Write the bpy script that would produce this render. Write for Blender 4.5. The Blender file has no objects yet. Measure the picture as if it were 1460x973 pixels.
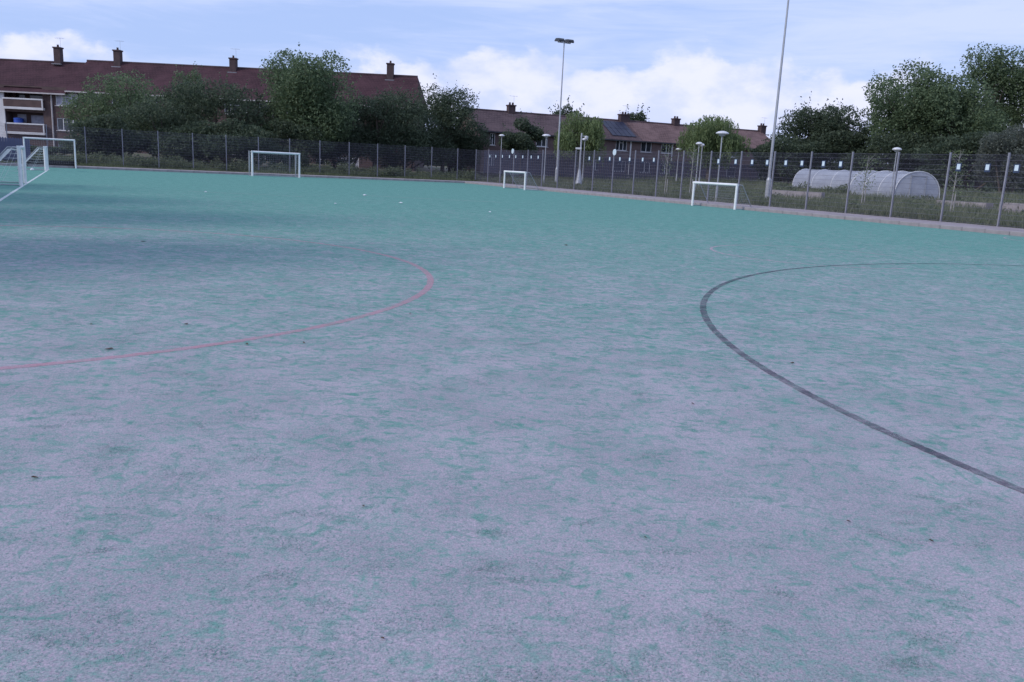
import bpy, math, random
import numpy as np
from mathutils import Vector, Matrix

random.seed(7); rng = np.random.default_rng(7)
scn = bpy.context.scene
col = scn.collection

# ------------------------------------------------------------------ camera
F, ROLL, TILT, HC = 1186.0, 0.04843, 0.20532, 1.512      # focal length in photo pixels, radians, metres
_f = Vector((0, math.cos(TILT), -math.sin(TILT)))
_r0 = Vector((1, 0, 0)); _u0 = _r0.cross(_f)
_r = math.cos(ROLL)*_r0 + math.sin(ROLL)*_u0
_u = -math.sin(ROLL)*_r0 + math.cos(ROLL)*_u0
cd = bpy.data.cameras.new('camera'); cam = bpy.data.objects.new('camera', cd); col.objects.link(cam)
cd.sensor_width = 36; cd.lens = F*36/1460; cd.clip_start = 0.05; cd.clip_end = 3000
M = Matrix.Identity(4)
for i in range(3):
    M[i][0], M[i][1], M[i][2] = _r[i], _u[i], -_f[i]
M[2][3] = HC
cam.matrix_world = M
scn.camera = cam

# ------------------------------------------------------------------ exposure
scn.view_settings.view_transform = 'Standard'; scn.view_settings.look = 'None'
scn.view_settings.exposure = 0.0; scn.view_settings.gamma = 1.0
scn.view_settings.use_curve_mapping = False

# ------------------------------------------------------------------ sky and sun
SKY_BIG, SKY_CUM = (5.5, 1.4, 0.0), (4.2, 0.0, 0.15)
SUN_EL, SUN_AZ = math.radians(34), math.radians(-118)      # azimuth from +Y towards +X
w = bpy.data.worlds.new('World'); scn.world = w; w.use_nodes = True
nt = w.node_tree; nt.nodes.clear()
def WN(t, **k):
    n = nt.nodes.new(t)
    for a, b in k.items(): setattr(n, a, b)
    return n
L = nt.links.new
out = WN('ShaderNodeOutputWorld'); bg = WN('ShaderNodeBackground'); bg.inputs['Strength'].default_value = 0.1
sky = WN('ShaderNodeTexSky', sky_type='NISHITA', sun_disc=False, sun_elevation=SUN_EL, sun_rotation=SUN_AZ)
sky.air_density = 1.0; sky.dust_density = 1.0; sky.ozone_density = 2.0
tc = WN('ShaderNodeTexCoord')
def wmap(scale, loc=(0, 0, 0), rot=(0, 0, 0)):
    m = WN('ShaderNodeMapping'); m.inputs['Scale'].default_value = scale; m.inputs['Location'].default_value = loc
    m.inputs['Rotation'].default_value = rot
    L(tc.outputs['Generated'], m.inputs['Vector']); return m.outputs['Vector']
def wnoise(vec, scale, detail, rough, dist=0.0):
    n = WN('ShaderNodeTexNoise'); n.inputs['Scale'].default_value = scale; n.inputs['Detail'].default_value = detail
    n.inputs['Roughness'].default_value = rough; n.inputs['Distortion'].default_value = dist
    L(vec, n.inputs['Vector']); return n.outputs['Fac']
def wmath(op, a, b=None):
    m = WN('ShaderNodeMath', operation=op)
    for i, v in enumerate((a, b)):
        if v is None: continue
        if isinstance(v, (int, float)): m.inputs[i].default_value = v
        else: L(v, m.inputs[i])
    return m.outputs[0]
def wramp(val, a, b, lo=0.0, hi=1.0, smooth=True):
    m = WN('ShaderNodeMapRange', interpolation_type='SMOOTHSTEP' if smooth else 'LINEAR')
    m.inputs['From Min'].default_value = a; m.inputs['From Max'].default_value = b
    m.inputs['To Min'].default_value = lo; m.inputs['To Max'].default_value = hi
    L(val, m.inputs['Value']); return m.outputs[0]
def wmix(fac, a, b):
    m = WN('ShaderNodeMix', data_type='RGBA')
    if isinstance(fac, float): m.inputs[0].default_value = fac
    else: L(fac, m.inputs[0])
    for i, v in ((6, a), (7, b)):
        if isinstance(v, tuple): m.inputs[i].default_value = (*v, 1)
        else: L(v, m.inputs[i])
    return m.outputs[2]
sep = WN('ShaderNodeSeparateXYZ'); L(tc.outputs['Generated'], sep.inputs[0]); Z = sep.outputs['Z']
# thin high veil
veil = wnoise(wmap((1, 1, 6), loc=(9.1, 0.3, 0), rot=(0.05, 0.03, 0)), 2.2, 7, 0.55, 0.4)
streak = wnoise(wmap((1, 1, 9), loc=(3, 1, 2), rot=(0.06, -0.04, 0.3)), 5.0, 7, 0.62, 0.6)
vf = wmath('ADD', wmath('MULTIPLY', veil, 0.6), wmath('MULTIPLY', streak, 0.4))
vfac = wramp(vf, 0.36, 0.60)
base = wmix(0.82, sky.outputs['Color'], (4.8, 6.4, 10.8))
base = wmix(wmath('MULTIPLY', vfac, 0.9), base, (6.6, 7.6, 11.0))
# cumulus bank low over the roofs
big = wnoise(wmap((1, 1, 0.6), loc=SKY_BIG), 2.4, 1, 0.5)
cum = wnoise(wmap((1, 1, 1.7), loc=SKY_CUM), 13.0, 9, 0.58, 0.1)
lift = wnoise(wmap((1, 1, 0.05), loc=(2.1, 0.4, 0)), 9.0, 3, 0.55)
ztop = wmath('SUBTRACT', Z, wmath('MULTIPLY', wmath('SUBTRACT', lift, 0.5), 0.10))
band = wmath('MULTIPLY', wramp(Z, 0.0, 0.08), wramp(ztop, 0.095, 0.15, 1.0, 0.0))
cv = wmath('ADD', wmath('ADD', wmath('MULTIPLY', cum, 0.8), wmath('MULTIPLY', big, 0.75)), wmath('MULTIPLY', band, 0.34))
cmask = wramp(cv, 1.0, 1.15)
shade = wramp(wnoise(wmap((1, 1, 1.7), loc=(SKY_CUM[0] + 0.01, SKY_CUM[1], SKY_CUM[2] - 0.018)), 13.0, 7, 0.55), 0.38, 0.62)
ccol = wmix(shade, (7.0, 7.7, 11.0), (9.6, 9.6, 11.2))
base = wmix(wmath('MULTIPLY', cmask, 0.76), base, ccol)
haze = wramp(Z, 0.0, 0.10, 0.5, 0.0)
base = wmix(haze, base, (6.8, 7.6, 11.0))
L(base, bg.inputs['Color']); L(bg.outputs[0], out.inputs['Surface'])

sd = bpy.data.lights.new('sun', 'SUN'); sun = bpy.data.objects.new('sun', sd); col.objects.link(sun)
sd.energy = 2.0; sd.angle = math.radians(10); sd.color = (1.0, 0.95, 0.9)
sdir = Vector((math.cos(SUN_EL)*math.sin(SUN_AZ), math.cos(SUN_EL)*math.cos(SUN_AZ), math.sin(SUN_EL)))
sun.rotation_euler = sdir.to_track_quat('Z', 'Y').to_euler()
sun.location = (-30, 20, 40)

# ------------------------------------------------------------------ coordinates
# a = metres from the plate-carrying fence, b = metres from the end fence, measured along the pitch
CX0, CY0, TH = -4.1633, 78.5062, 0.4741
DF = (-math.cos(TH), -math.sin(TH)); DR = (math.sin(TH), -math.cos(TH))
def W(a, b, z=0.0):
    return Vector((CX0 + a*DF[0] + b*DR[0], CY0 + a*DF[1] + b*DR[1], z))
def toab(x, y):
    dx, dy = x - CX0, y - CY0
    return dx*DF[0] + dy*DF[1], dx*DR[0] + dy*DR[1]
def ray(x, y): return _f + (x - 730)/F*_r - (y - 486.5)/F*_u
def atd(x, y, Y):
    d = ray(x, y); return Vector((0, 0, HC)) + d*(Y/d.y)
def gnd_pix(x, y, z=0.0):
    d = ray(x, y); return Vector((0, 0, HC)) + d*((z - HC)/d.z)
ZB = 0.15            # top of the kerb and path
FENCE_H = 2.95
def gz(x, y):
    a, b = toab(x, y); d = max(-a, -b, 0.0)
    if d <= 0 and a < 41: return 0.1
    t = min(d/34.0, 1.0)
    return 0.1 + 1.1*t*t*(3 - 2*t) + 0.05*math.sin(x*0.31 + y*0.17)*min(d/5, 1) + 0.04*math.sin(x*0.9 - y*0.7)*min(d/5, 1)

# ------------------------------------------------------------------ helpers
def tag(o, label=None, cat=None, group=None, kind=None):
    if label: o['label'] = label
    if cat: o['category'] = cat
    if group: o['group'] = group
    if kind: o['kind'] = kind
    return o
def empty(name, loc, rz=0.0):
    o = bpy.data.objects.new(name, None); col.objects.link(o)
    o.location = loc; o.rotation_euler = (0, 0, rz); o.empty_display_size = 0.2
    return o
class MB:
    def __init__(s): s.v = []; s.f = []
    def poly(s, pts):
        n = len(s.v); s.v += [tuple(p) for p in pts]; s.f.append(tuple(range(n, n + len(pts)))); return s
    def box(s, c, d, rz=0.0):
        n = len(s.v); cr, sr = math.cos(rz), math.sin(rz)
        for z in (-1, 1):
            for x, y in ((-1, -1), (1, -1), (1, 1), (-1, 1)):
                px, py = x*d[0]/2, y*d[1]/2
                s.v.append((c[0] + px*cr - py*sr, c[1] + px*sr + py*cr, c[2] + z*d[2]/2))
        for q in ((3, 2, 1, 0), (4, 5, 6, 7), (0, 1, 5, 4), (1, 2, 6, 5), (2, 3, 7, 6), (3, 0, 4, 7)):
            s.f.append(tuple(n + i for i in q))
        return s
    def tube(s, p0, p1, r0, r1=None, k=8, caps=True):
        if r1 is None: r1 = r0
        p0, p1 = Vector(p0), Vector(p1); d = (p1 - p0)
        if d.length < 1e-6: return s
        d.normalize(); a = d.orthogonal().normalized(); b = d.cross(a); n = len(s.v)
        for p, r in ((p0, r0), (p1, r1)):
            for i in range(k):
                t = 2*math.pi*i/k; s.v.append(tuple(p + r*(math.cos(t)*a + math.sin(t)*b)))
        for i in range(k): s.f.append((n + i, n + (i+1) % k, n + k + (i+1) % k, n + k + i))
        if caps:
            s.f.append(tuple(n + i for i in reversed(range(k)))); s.f.append(tuple(n + k + i for i in range(k)))
        return s
    def path(s, pts, r, k=8):
        for p, q in zip(pts[:-1], pts[1:]): s.tube(p, q, r, r, k)
        return s
    def lathe(s, prof, c=(0, 0, 0), k=16):
        n = len(s.v)
        for r, z in prof:
            for i in range(k):
                t = 2*math.pi*i/k; s.v.append((c[0] + r*math.cos(t), c[1] + r*math.sin(t), c[2] + z))
        m = len(prof)
        for j in range(m - 1):
            for i in range(k):
                s.f.append((n + j*k + i, n + j*k + (i+1) % k, n + (j+1)*k + (i+1) % k, n + (j+1)*k + i))
        s.f.append(tuple(n + i for i in reversed(range(k)))); s.f.append(tuple(n + (m-1)*k + i for i in range(k)))
        return s
    def mesh(s, name, mat):
        me = bpy.data.meshes.new(name); me.from_pydata(s.v, [], s.f); me.update()
        if mat: me.materials.append(mat)
        return me
    def build(s, name, mat, parent=None, loc=(0, 0, 0), smooth=False, rz=0.0):
        me = s.mesh(name, mat)
        if smooth:
            for p in me.polygons: p.use_smooth = True
        return link(name, me, parent, loc, rz)
def link(name, me, parent=None, loc=(0, 0, 0), rz=0.0):
    o = bpy.data.objects.new(name, me); col.objects.link(o); o.location = loc; o.rotation_euler = (0, 0, rz)
    if parent: o.parent = parent
    return o
def copy_tree(o, parent=None):
    c = o.copy(); col.objects.link(c); c.parent = parent
    for ch in list(o.children): copy_tree(ch, c)
    return c
def np_mesh(name, V, k, mat):
    """V: (n*k,3) vertices, faces are consecutive groups of k."""
    me = bpy.data.meshes.new(name); n = len(V)//k
    me.vertices.add(len(V)); me.vertices.foreach_set('co', np.ascontiguousarray(V, dtype=np.float32).ravel())
    me.loops.add(n*k); me.loops.foreach_set('vertex_index', np.arange(n*k, dtype=np.int32))
    me.polygons.add(n); me.polygons.foreach_set('loop_start', np.arange(0, n*k, k, dtype=np.int32))
    me.update(calc_edges=True)
    if mat: me.materials.append(mat)
    return me

# ------------------------------------------------------------------ materials
def nodes(name):
    m = bpy.data.materials.new(name); m.use_nodes = True
    t = m.node_tree; return m, t, t.nodes['Principled BSDF']
def tn(t, kind, **k):
    n = t.nodes.new(kind)
    for a, b in k.items():
        if a in n.inputs: n.inputs[a].default_value = b
        else: setattr(n, a, b)
    return n
def mixc(t, fac, a, b, blend='MIX'):
    m = tn(t, 'ShaderNodeMix', data_type='RGBA', blend_type=blend)
    if isinstance(fac, (int, float)): m.inputs[0].default_value = fac
    else: t.links.new(fac, m.inputs[0])
    for i, v in ((6, a), (7, b)):
        if isinstance(v, tuple): m.inputs[i].default_value = (*v, 1)
        else: t.links.new(v, m.inputs[i])
    return m.outputs[2]
def rng_node(t, val, a, b, lo=0.0, hi=1.0, smooth=True):
    m = tn(t, 'ShaderNodeMapRange', interpolation_type='SMOOTHSTEP' if smooth else 'LINEAR')
    m.inputs['From Min'].default_value = a; m.inputs['From Max'].default_value = b
    m.inputs['To Min'].default_value = lo; m.inputs['To Max'].default_value = hi
    t.links.new(val, m.inputs['Value']); return m.outputs[0]
def noise(t, vec, scale, detail=4, rough=0.55, dist=0.0):
    n = tn(t, 'ShaderNodeTexNoise'); n.inputs['Scale'].default_value = scale; n.inputs['Detail'].default_value = detail
    n.inputs['Roughness'].default_value = rough; n.inputs['Distortion'].default_value = dist
    if vec is not None: t.links.new(vec, n.inputs['Vector'])
    return n.outputs['Fac']
def math2(t, op, a, b):
    m = tn(t, 'ShaderNodeMath', operation=op)
    for i, v in enumerate((a, b)):
        if isinstance(v, (int, float)): m.inputs[i].default_value = v
        else: t.links.new(v, m.inputs[i])
    return m.outputs[0]
def simple(name, c1, c2=None, scale=3.0, rough=0.6, bump=0.0, bscale=None, metallic=0.0, detail=5, lo=0.35, hi=0.65):
    m, t, p = nodes(name)
    co = tn(t, 'ShaderNodeTexCoord').outputs['Object']
    c2 = c2 or tuple(x*0.8 for x in c1)
    fac = rng_node(t, noise(t, co, scale, detail), lo, hi)
    t.links.new(mixc(t, fac, c1, c2), p.inputs['Base Color'])
    p.inputs['Roughness'].default_value = rough; p.inputs['Metallic'].default_value = metallic
    if bump:
        b = tn(t, 'ShaderNodeBump'); b.inputs['Strength'].default_value = bump; b.inputs['Distance'].default_value = 0.02
        t.links.new(noise(t, co, bscale or scale*6, 4), b.inputs['Height']); t.links.new(b.outputs[0], p.inputs['Normal'])
    return m
def leafmat(name, c1, c2, scale=0.8, trans=0.5):
    m, t, p = nodes(name)
    g = tn(t, 'ShaderNodeNewGeometry').outputs['Random Per Island']
    co = tn(t, 'ShaderNodeTexCoord').outputs['Object']
    f = math2(t, 'ADD', math2(t, 'MULTIPLY', g, 0.6), math2(t, 'MULTIPLY', noise(t, co, scale, 3), 0.5))
    c = mixc(t, rng_node(t, f, 0.2, 0.9), c1, c2)
    t.links.new(c, p.inputs['Base Color']); p.inputs['Roughness'].default_value = 0.6
    p.inputs['Specular IOR Level'].default_value = 0.3
    tr = tn(t, 'ShaderNodeBsdfTranslucent'); t.links.new(c, tr.inputs['Color'])
    mx = tn(t, 'ShaderNodeMixShader'); mx.inputs[0].default_value = trans
    t.links.new(p.outputs[0], mx.inputs[1]); t.links.new(tr.outputs[0], mx.inputs[2])
    t.links.new(mx.outputs[0], t.nodes['Material Output'].inputs['Surface'])
    return m

SAND1, SAND2 = (0.425, 0.362, 0.405), (0.345, 0.302, 0.34)
GRN1, GRN2 = (0.088, 0.245, 0.200), (0.125, 0.30, 0.245)
def turf_layers(t):
    """worn sand-dressed turf: returns (sand share, fine grain, coordinates)"""
    co = tn(t, 'ShaderNodeTexCoord').outputs['Object']
    def mp(sc, rot, loc=(0, 0, 0)):
        m_ = tn(t, 'ShaderNodeMapping'); m_.inputs['Scale'].default_value = (*sc, 1.0); m_.inputs['Rotation'].default_value = (0, 0, rot); m_.inputs['Location'].default_value = loc
        t.links.new(co, m_.inputs['Vector']); return m_.outputs[0]
    patch = noise(t, mp((0.9, 1.0), 0.22), 15.0, 8, 0.66, 0.7)
    mid = noise(t, mp((0.8, 1.0), -0.6, (8, 2, 0)), 7.5, 6, 0.62, 0.9)
    blot = noise(t, mp((0.7, 1.0), -0.3, (3, 7, 0)), 1.7, 5, 0.6, 0.8)
    sm1 = noise(t, mp((0.5, 1.15), -0.5), 11.0, 6, 0.66, 1.2)
    sm2 = noise(t, mp((1.0, 0.55), 0.35, (5, 3, 0)), 9.0, 6, 0.66, 1.2)
    sm3 = noise(t, mp((0.22, 1.0), 0.7, (1, 9, 0)), 15.0, 4, 0.6, 2.0)
    large = noise(t, co, 0.25, 3, 0.5)
    sp = tn(t, 'ShaderNodeSeparateXYZ'); t.links.new(co, sp.inputs[0])
    # greener along Y: fibres hiding sand at grazing view, put into the colour
    ynear = rng_node(t, sp.outputs['Y'], 2.0, 9.0, 0.065, -0.015, smooth=False)
    ymid = rng_node(t, sp.outputs['Y'], 10.0, 24.0, 0.0, -0.08, smooth=False)
    yfar = math2(t, 'ADD', ymid, rng_node(t, sp.outputs['Y'], 24.0, 52.0, 0.0, -0.09, smooth=False))
    f = math2(t, 'ADD', math2(t, 'MULTIPLY', patch, 0.42), math2(t, 'MULTIPLY', mid, 0.40))
    f = math2(t, 'ADD', f, math2(t, 'ADD', math2(t, 'MULTIPLY', large, 0.08), math2(t, 'MULTIPLY', blot, 0.10)))
    f = math2(t, 'ADD', f, math2(t, 'ADD', ynear, yfar))
    sand = rng_node(t, f, 0.385, 0.57, 0.03, 1.0)
    sm = math2(t, 'MAXIMUM', rng_node(t, sm1, 0.53, 0.68, 0.0, 0.85), rng_node(t, sm2, 0.54, 0.69, 0.0, 0.85))
    sm = math2(t, 'MAXIMUM', sm, rng_node(t, sm3, 0.58, 0.72, 0.0, 0.55))
    ragged = rng_node(t, noise(t, co, 30.0, 5, 0.75), 0.3, 0.6)
    sand = math2(t, 'MULTIPLY', sand, math2(t, 'SUBTRACT', 1.0, math2(t, 'MULTIPLY', sm, ragged)))
    grain = noise(t, co, 120.0, 4, 0.75)
    return sand, grain, co
def turf(name, paint=None, worn=0.5):
    m, t, p = nodes(name)
    sand, grain, co = turf_layers(t)
    sc = mixc(t, rng_node(t, noise(t, co, 1.3, 5), 0.35, 0.65), SAND1, SAND2)
    gc = mixc(t, rng_node(t, noise(t, co, 3.0, 4), 0.3, 0.7), GRN1, GRN2)
    fib = rng_node(t, noise(t, co, 45.0, 4, 0.75), 0.35, 0.65)
    share = math2(t, 'MULTIPLY', sand, rng_node(t, fib, 0.0, 1.0, 0.62, 1.0))
    c = mixc(t, share, gc, sc)
    if paint:
        blend = rng_node(t, noise(t, co, 5.0, 8, 0.75), 0.36, 0.70, worn*0.3, worn)
        c = mixc(t, blend, paint, c)
    c = mixc(t, 0.6, c, mixc(t, rng_node(t, grain, 0.36, 0.64), (0.30, 0.31, 0.34), (0.70, 0.67, 0.67)), 'OVERLAY')
    t.links.new(c, p.inputs['Base Color']); p.inputs['Roughness'].default_value = 0.95
    p.inputs['Specular IOR Level'].default_value = 0.12
    b = tn(t, 'ShaderNodeBump'); b.inputs['Strength'].default_value = 0.35; b.inputs['Distance'].default_value = 0.006
    t.links.new(math2(t, 'ADD', noise(t, co, 90.0, 4, 0.7), noise(t, co, 9.0, 4, 0.6)), b.inputs['Height']); t.links.new(b.outputs[0], p.inputs['Normal'])
    return m
M_TURF = turf('turf'); M_RED = turf('red_line', (0.42, 0.21, 0.25), 0.72); M_BLK = turf('black_line', (0.040, 0.032, 0.055), 0.72)
M_WHT = turf('white_line', (0.70, 0.70, 0.70), 0.55); M_FAINT = turf('faint_line', (0.46, 0.30, 0.35), 0.6)
M_GROUND = simple('waste_ground', (0.10, 0.105, 0.06), (0.17, 0.145, 0.10), 0.35, 0.95, 0.6, 6)
M_PATH = simple('path', (0.24, 0.205, 0.215), (0.31, 0.265, 0.275), 0.8, 0.9, 0.3, 40)
M_KERB = simple('kerb_concrete', (0.33, 0.295, 0.305), (0.25, 0.225, 0.235), 1.5, 0.9, 0.3, 40)
M_WHITE = simple('white_paint', (0.80, 0.80, 0.80), (0.72, 0.72, 0.73), 4, 0.4)
M_NET = simple('net_cord', (0.50, 0.51, 0.55), (0.42, 0.43, 0.47), 4, 0.7)
M_FENCE = simple('fence_steel', (0.20, 0.20, 0.24), (0.26, 0.26, 0.30), 2, 0.5)
M_WIRE = simple('fence_wire', (0.16, 0.155, 0.20), (0.20, 0.19, 0.24), 2, 0.5)
M_GALV = simple('galvanised', (0.42, 0.43, 0.46), (0.34, 0.35, 0.38), 1.2, 0.45, metallic=0.25)
M_LAMPW = simple('lamp_white', (0.62, 0.62, 0.64), (0.55, 0.55, 0.57), 4, 0.35)
M_DARKM = simple('dark_metal', (0.03, 0.033, 0.04), (0.045, 0.05, 0.06), 3, 0.5)
M_LENS = simple('lamp_glass', (0.5, 0.52, 0.56), (0.45, 0.47, 0.5), 3, 0.1)
M_BOARD = simple('black_board', (0.012, 0.014, 0.016), (0.02, 0.022, 0.025), 2, 0.6)
M_BRICK = simple('brick', (0.075, 0.048, 0.048), (0.105, 0.068, 0.066), 1.1, 0.9, 0.5, 12)
M_CHIM = simple('chimney_brick', (0.060, 0.040, 0.043), (0.085, 0.056, 0.058), 2, 0.95)
M_BRICK2 = simple('brick_pale', (0.115, 0.080, 0.078), (0.16, 0.112, 0.106), 0.9, 0.9, 0.5, 12)
def roofmat(name, c1, c2):
    m, t, p = nodes(name)
    co = tn(t, 'ShaderNodeTexCoord').outputs['Object']
    bt = tn(t, 'ShaderNodeTexBrick'); bt.inputs['Scale'].default_value = 1.0
    bt.inputs['Brick Width'].default_value = 0.33; bt.inputs['Row Height'].default_value = 0.22; bt.inputs['Mortar Size'].default_value = 0.02
    bt.inputs['Color1'].default_value = (*c1, 1); bt.inputs['Color2'].default_value = (*c2, 1); bt.inputs['Mortar'].default_value = (c1[0]*.5, c1[1]*.5, c1[2]*.5, 1)
    cmb = tn(t, 'ShaderNodeCombineXYZ'); sp = tn(t, 'ShaderNodeSeparateXYZ'); t.links.new(co, sp.inputs[0])
    t.links.new(sp.outputs['X'], cmb.inputs['X']); t.links.new(sp.outputs['Z'], cmb.inputs['Y']); t.links.new(cmb.outputs[0], bt.inputs['Vector'])
    c = mixc(t, rng_node(t, noise(t, co, 0.5, 6, 0.65), 0.35, 0.7), bt.outputs['Color'], tuple(x*1.25 for x in c2))
    t.links.new(c, p.inputs['Base Color']); p.inputs['Roughness'].default_value = 0.9; p.inputs['Specular IOR Level'].default_value = 0.2
    b = tn(t, 'ShaderNodeBump'); b.inputs['Strength'].default_value = 0.5; b.inputs['Distance'].default_value = 0.03
    t.links.new(bt.outputs['Fac'], b.inputs['Height']); b.invert = True; t.links.new(b.outputs[0], p.inputs['Normal'])
    return m
M_ROOF = roofmat('red_roof', (0.048, 0.023, 0.029), (0.062, 0.030, 0.036))
M_ROOF2 = roofmat('brown_roof', (0.125, 0.078, 0.076), (0.155, 0.10, 0.096))
M_ROOF3 = roofmat('dark_roof', (0.075, 0.052, 0.058), (0.095, 0.066, 0.07))
M_LEAD = simple('lead', (0.22, 0.22, 0.25), None, 2, 0.6)
M_FRAME = simple('window_frame', (0.72, 0.72, 0.74), (0.66, 0.66, 0.68), 3, 0.4)
M_TRIM = simple('pale_trim', (0.50, 0.46, 0.46), (0.42, 0.39, 0.40), 2, 0.7)
def glassmat(name, c, rough=0.08):
    m, t, p = nodes(name); co = tn(t, 'ShaderNodeTexCoord').outputs['Object']
    t.links.new(mixc(t, rng_node(t, noise(t, co, 1.1, 2), 0.4, 0.6), c, tuple(x*1.8 for x in c)), p.inputs['Base Color'])
    p.inputs['Roughness'].default_value = rough; return m
M_GLASS = glassmat('window_glass', (0.03, 0.033, 0.04)); M_CURT = simple('net_curtain', (0.42, 0.42, 0.50), (0.30, 0.30, 0.38), 2.5, 0.6)
M_SOLAR = simple('solar_glass', (0.012, 0.014, 0.032), (0.018, 0.02, 0.045), 2, 0.5)
M_RENDERW = simple('white_render', (0.66, 0.65, 0.67), (0.56, 0.55, 0.57), 0.6, 0.9)
M_BLUE = simple('blue_plastic', (0.02, 0.07, 0.40), (0.03, 0.10, 0.46), 2, 0.5)
M_CONT = simple('slate_blue_paint', (0.085, 0.10, 0.18), (0.11, 0.125, 0.21), 1.0, 0.6)
M_PALI = simple('palisade_paint', (0.035, 0.035, 0.07), (0.05, 0.05, 0.09), 1.0, 0.6)
M_PLATE = simple('pale_plate', (0.52, 0.63, 0.70), (0.62, 0.71, 0.77), 6, 0.35)
M_PLATEB = simple('plate_back', (0.02, 0.03, 0.08), (0.03, 0.05, 0.10), 4, 0.5)
M_BARK = simple('bark', (0.075, 0.06, 0.05), (0.11, 0.09, 0.075), 5, 0.95, 0.6, 20)
M_PALEBARK = simple('pale_bark', (0.36, 0.34, 0.33), (0.26, 0.25, 0.25), 5, 0.9)
M_LEAFD = leafmat('leaf_dark', (0.052, 0.076, 0.048), (0.125, 0.16, 0.10))
M_LEAFM = leafmat('leaf_mid', (0.085, 0.13, 0.068), (0.20, 0.26, 0.145))
M_LEAFL = leafmat('leaf_light', (0.11, 0.155, 0.065), (0.24, 0.30, 0.14))
M_LEAFG = leafmat('leaf_grey', (0.09, 0.105, 0.085), (0.17, 0.19, 0.155))
M_WEED = leafmat('weed', (0.085, 0.115, 0.06), (0.20, 0.225, 0.135), 0.25)
M_GRASS = leafmat('dry_grass', (0.10, 0.13, 0.065), (0.24, 0.25, 0.16), 0.25)
def polymat():
    m, t, p = nodes('polythene'); co = tn(t, 'ShaderNodeTexCoord').outputs['Object']
    c = mixc(t, rng_node(t, noise(t, co, 0.9, 5), 0.35, 0.65), (0.58, 0.60, 0.67), (0.46, 0.48, 0.56))
    t.links.new(c, p.inputs['Base Color']); p.inputs['Roughness'].default_value = 0.35
    tr = tn(t, 'ShaderNodeBsdfTranslucent'); t.links.new(c, tr.inputs['Color'])
    tp = tn(t, 'ShaderNodeBsdfTransparent')
    m1 = tn(t, 'ShaderNodeMixShader'); m1.inputs[0].default_value = 0.35
    t.links.new(p.outputs[0], m1.inputs[1]); t.links.new(tr.outputs[0], m1.inputs[2])
    m2 = tn(t, 'ShaderNodeMixShader'); m2.inputs[0].default_value = 0.18
    t.links.new(m1.outputs[0], m2.inputs[1]); t.links.new(tp.outputs[0], m2.inputs[2])
    t.links.new(m2.outputs[0], t.nodes['Material Output'].inputs['Surface'])
    return m
M_POLY = polymat()
M_LEAFDEAD = simple('dead_leaf', (0.05, 0.03, 0.02), (0.09, 0.05, 0.03), 30, 0.8)

# ------------------------------------------------------------------ ground, pitch, kerbs, path
TA0, TA1, TB0, TB1 = 3.05, 42.0, 4.7, 92.0          # turf extent
def grid_lines(lo, hi, fine_lo, fine_hi, step):
    xs = list(np.arange(fine_lo, fine_hi + .01, step)); d = step; x = fine_lo
    while x > lo: d *= 1.5; x -= d; xs.append(x)
    d = step; x = fine_hi
    while x < hi: d *= 1.5; x += d; xs.append(x)
    return sorted(xs)
al = grid_lines(-900, 900, -40, 46, 2.0); bl = grid_lines(-900, 900, -40, 96, 2.0)
mb = MB()
for b in bl:
    for a in al:
        p = W(a, b); inside = a >= 0 and b >= 0
        mb.v.append((p.x, p.y, -0.06 if (a > 0.5 and b > 0.5) else gz(p.x, p.y)))
n = len(al)
for j in range(len(bl) - 1):
    for i in range(n - 1): mb.f.append((j*n + i, j*n + i + 1, (j+1)*n + i + 1, (j+1)*n + i))
tag(mb.build('ground', M_GROUND, smooth=True), kind='structure')
pitch = MB().poly([W(TA0, TB0, 0), W(TA0, TB1, 0), W(TA1, TB1, 0), W(TA1, TB0, 0)]).build('pitch', M_TURF)
tag(pitch, 'sand-dressed green artificial turf pitch', kind='structure')
# paths between kerb and fence
pr = MB().box((0, 0, 0), (1, 1, 1)); pr.v = []; pr.f = []
def slab(name, a0, a1, b0, b1, z0, z1, mat):
    m = MB()
    q = [W(a0, b0), W(a1, b0), W(a1, b1), W(a0, b1)]
    v = [(p.x, p.y, z0) for p in q] + [(p.x, p.y, z1) for p in q]; m.v = v
    m.f = [(0, 1, 2, 3), (7, 6, 5, 4), (0, 4, 5, 1), (1, 5, 6, 2), (2, 6, 7, 3), (3, 7, 4, 0)]
    return m.build(name, mat)
tag(slab('path', -0.25, TA0 - 0.13, TB0 - 0.13, TB1, -0.1, ZB - 0.012, M_PATH), kind='structure')
tag(slab('path', -0.25, TA1, 1.6, TB0 - 0.135, -0.1, ZB - 0.016, M_PATH), kind='structure')
def kerb_row(label, a, b, along, length, n_skip=0):
    root = empty('kerb', W(a, b, 0), math.atan2(along[1], along[0])); tag(root, label, kind='structure')
    st = MB()
    x0, x1, y0, y1, z0, z1, c = 0.006, 0.908, -0.0625, 0.0625, -0.1, ZB, 0.014
    st.v = [(x0, y0, z0), (x1, y0, z0), (x1, y1, z0), (x0, y1, z0), (x0, y0, z1-c), (x1, y0, z1-c), (x1, y1, z1-c), (x0, y1, z1-c),
            (x0+c, y0+c, z1), (x1-c, y0+c, z1), (x1-c, y1-c, z1), (x0+c, y1-c, z1)]
    st.f = [(3, 2, 1, 0), (0, 1, 5, 4), (1, 2, 6, 5), (2, 3, 7, 6), (3, 0, 4, 7), (4, 5, 9, 8), (5, 6, 10, 9), (6, 7, 11, 10), (7, 4, 8, 11), (8, 9, 10, 11)]
    me = st.mesh('kerb_stone', M_KERB)
    for i in range(int(length/0.915)):
        o = link('kerb_stone', me, root, (i*0.915, random.uniform(-.006, .006), random.uniform(-.006, .006)), random.uniform(-.004, .004))
kerb_row('concrete kerb beside the fence with pale plates', TA0 - 0.066, TB0, DR, 84)
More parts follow.
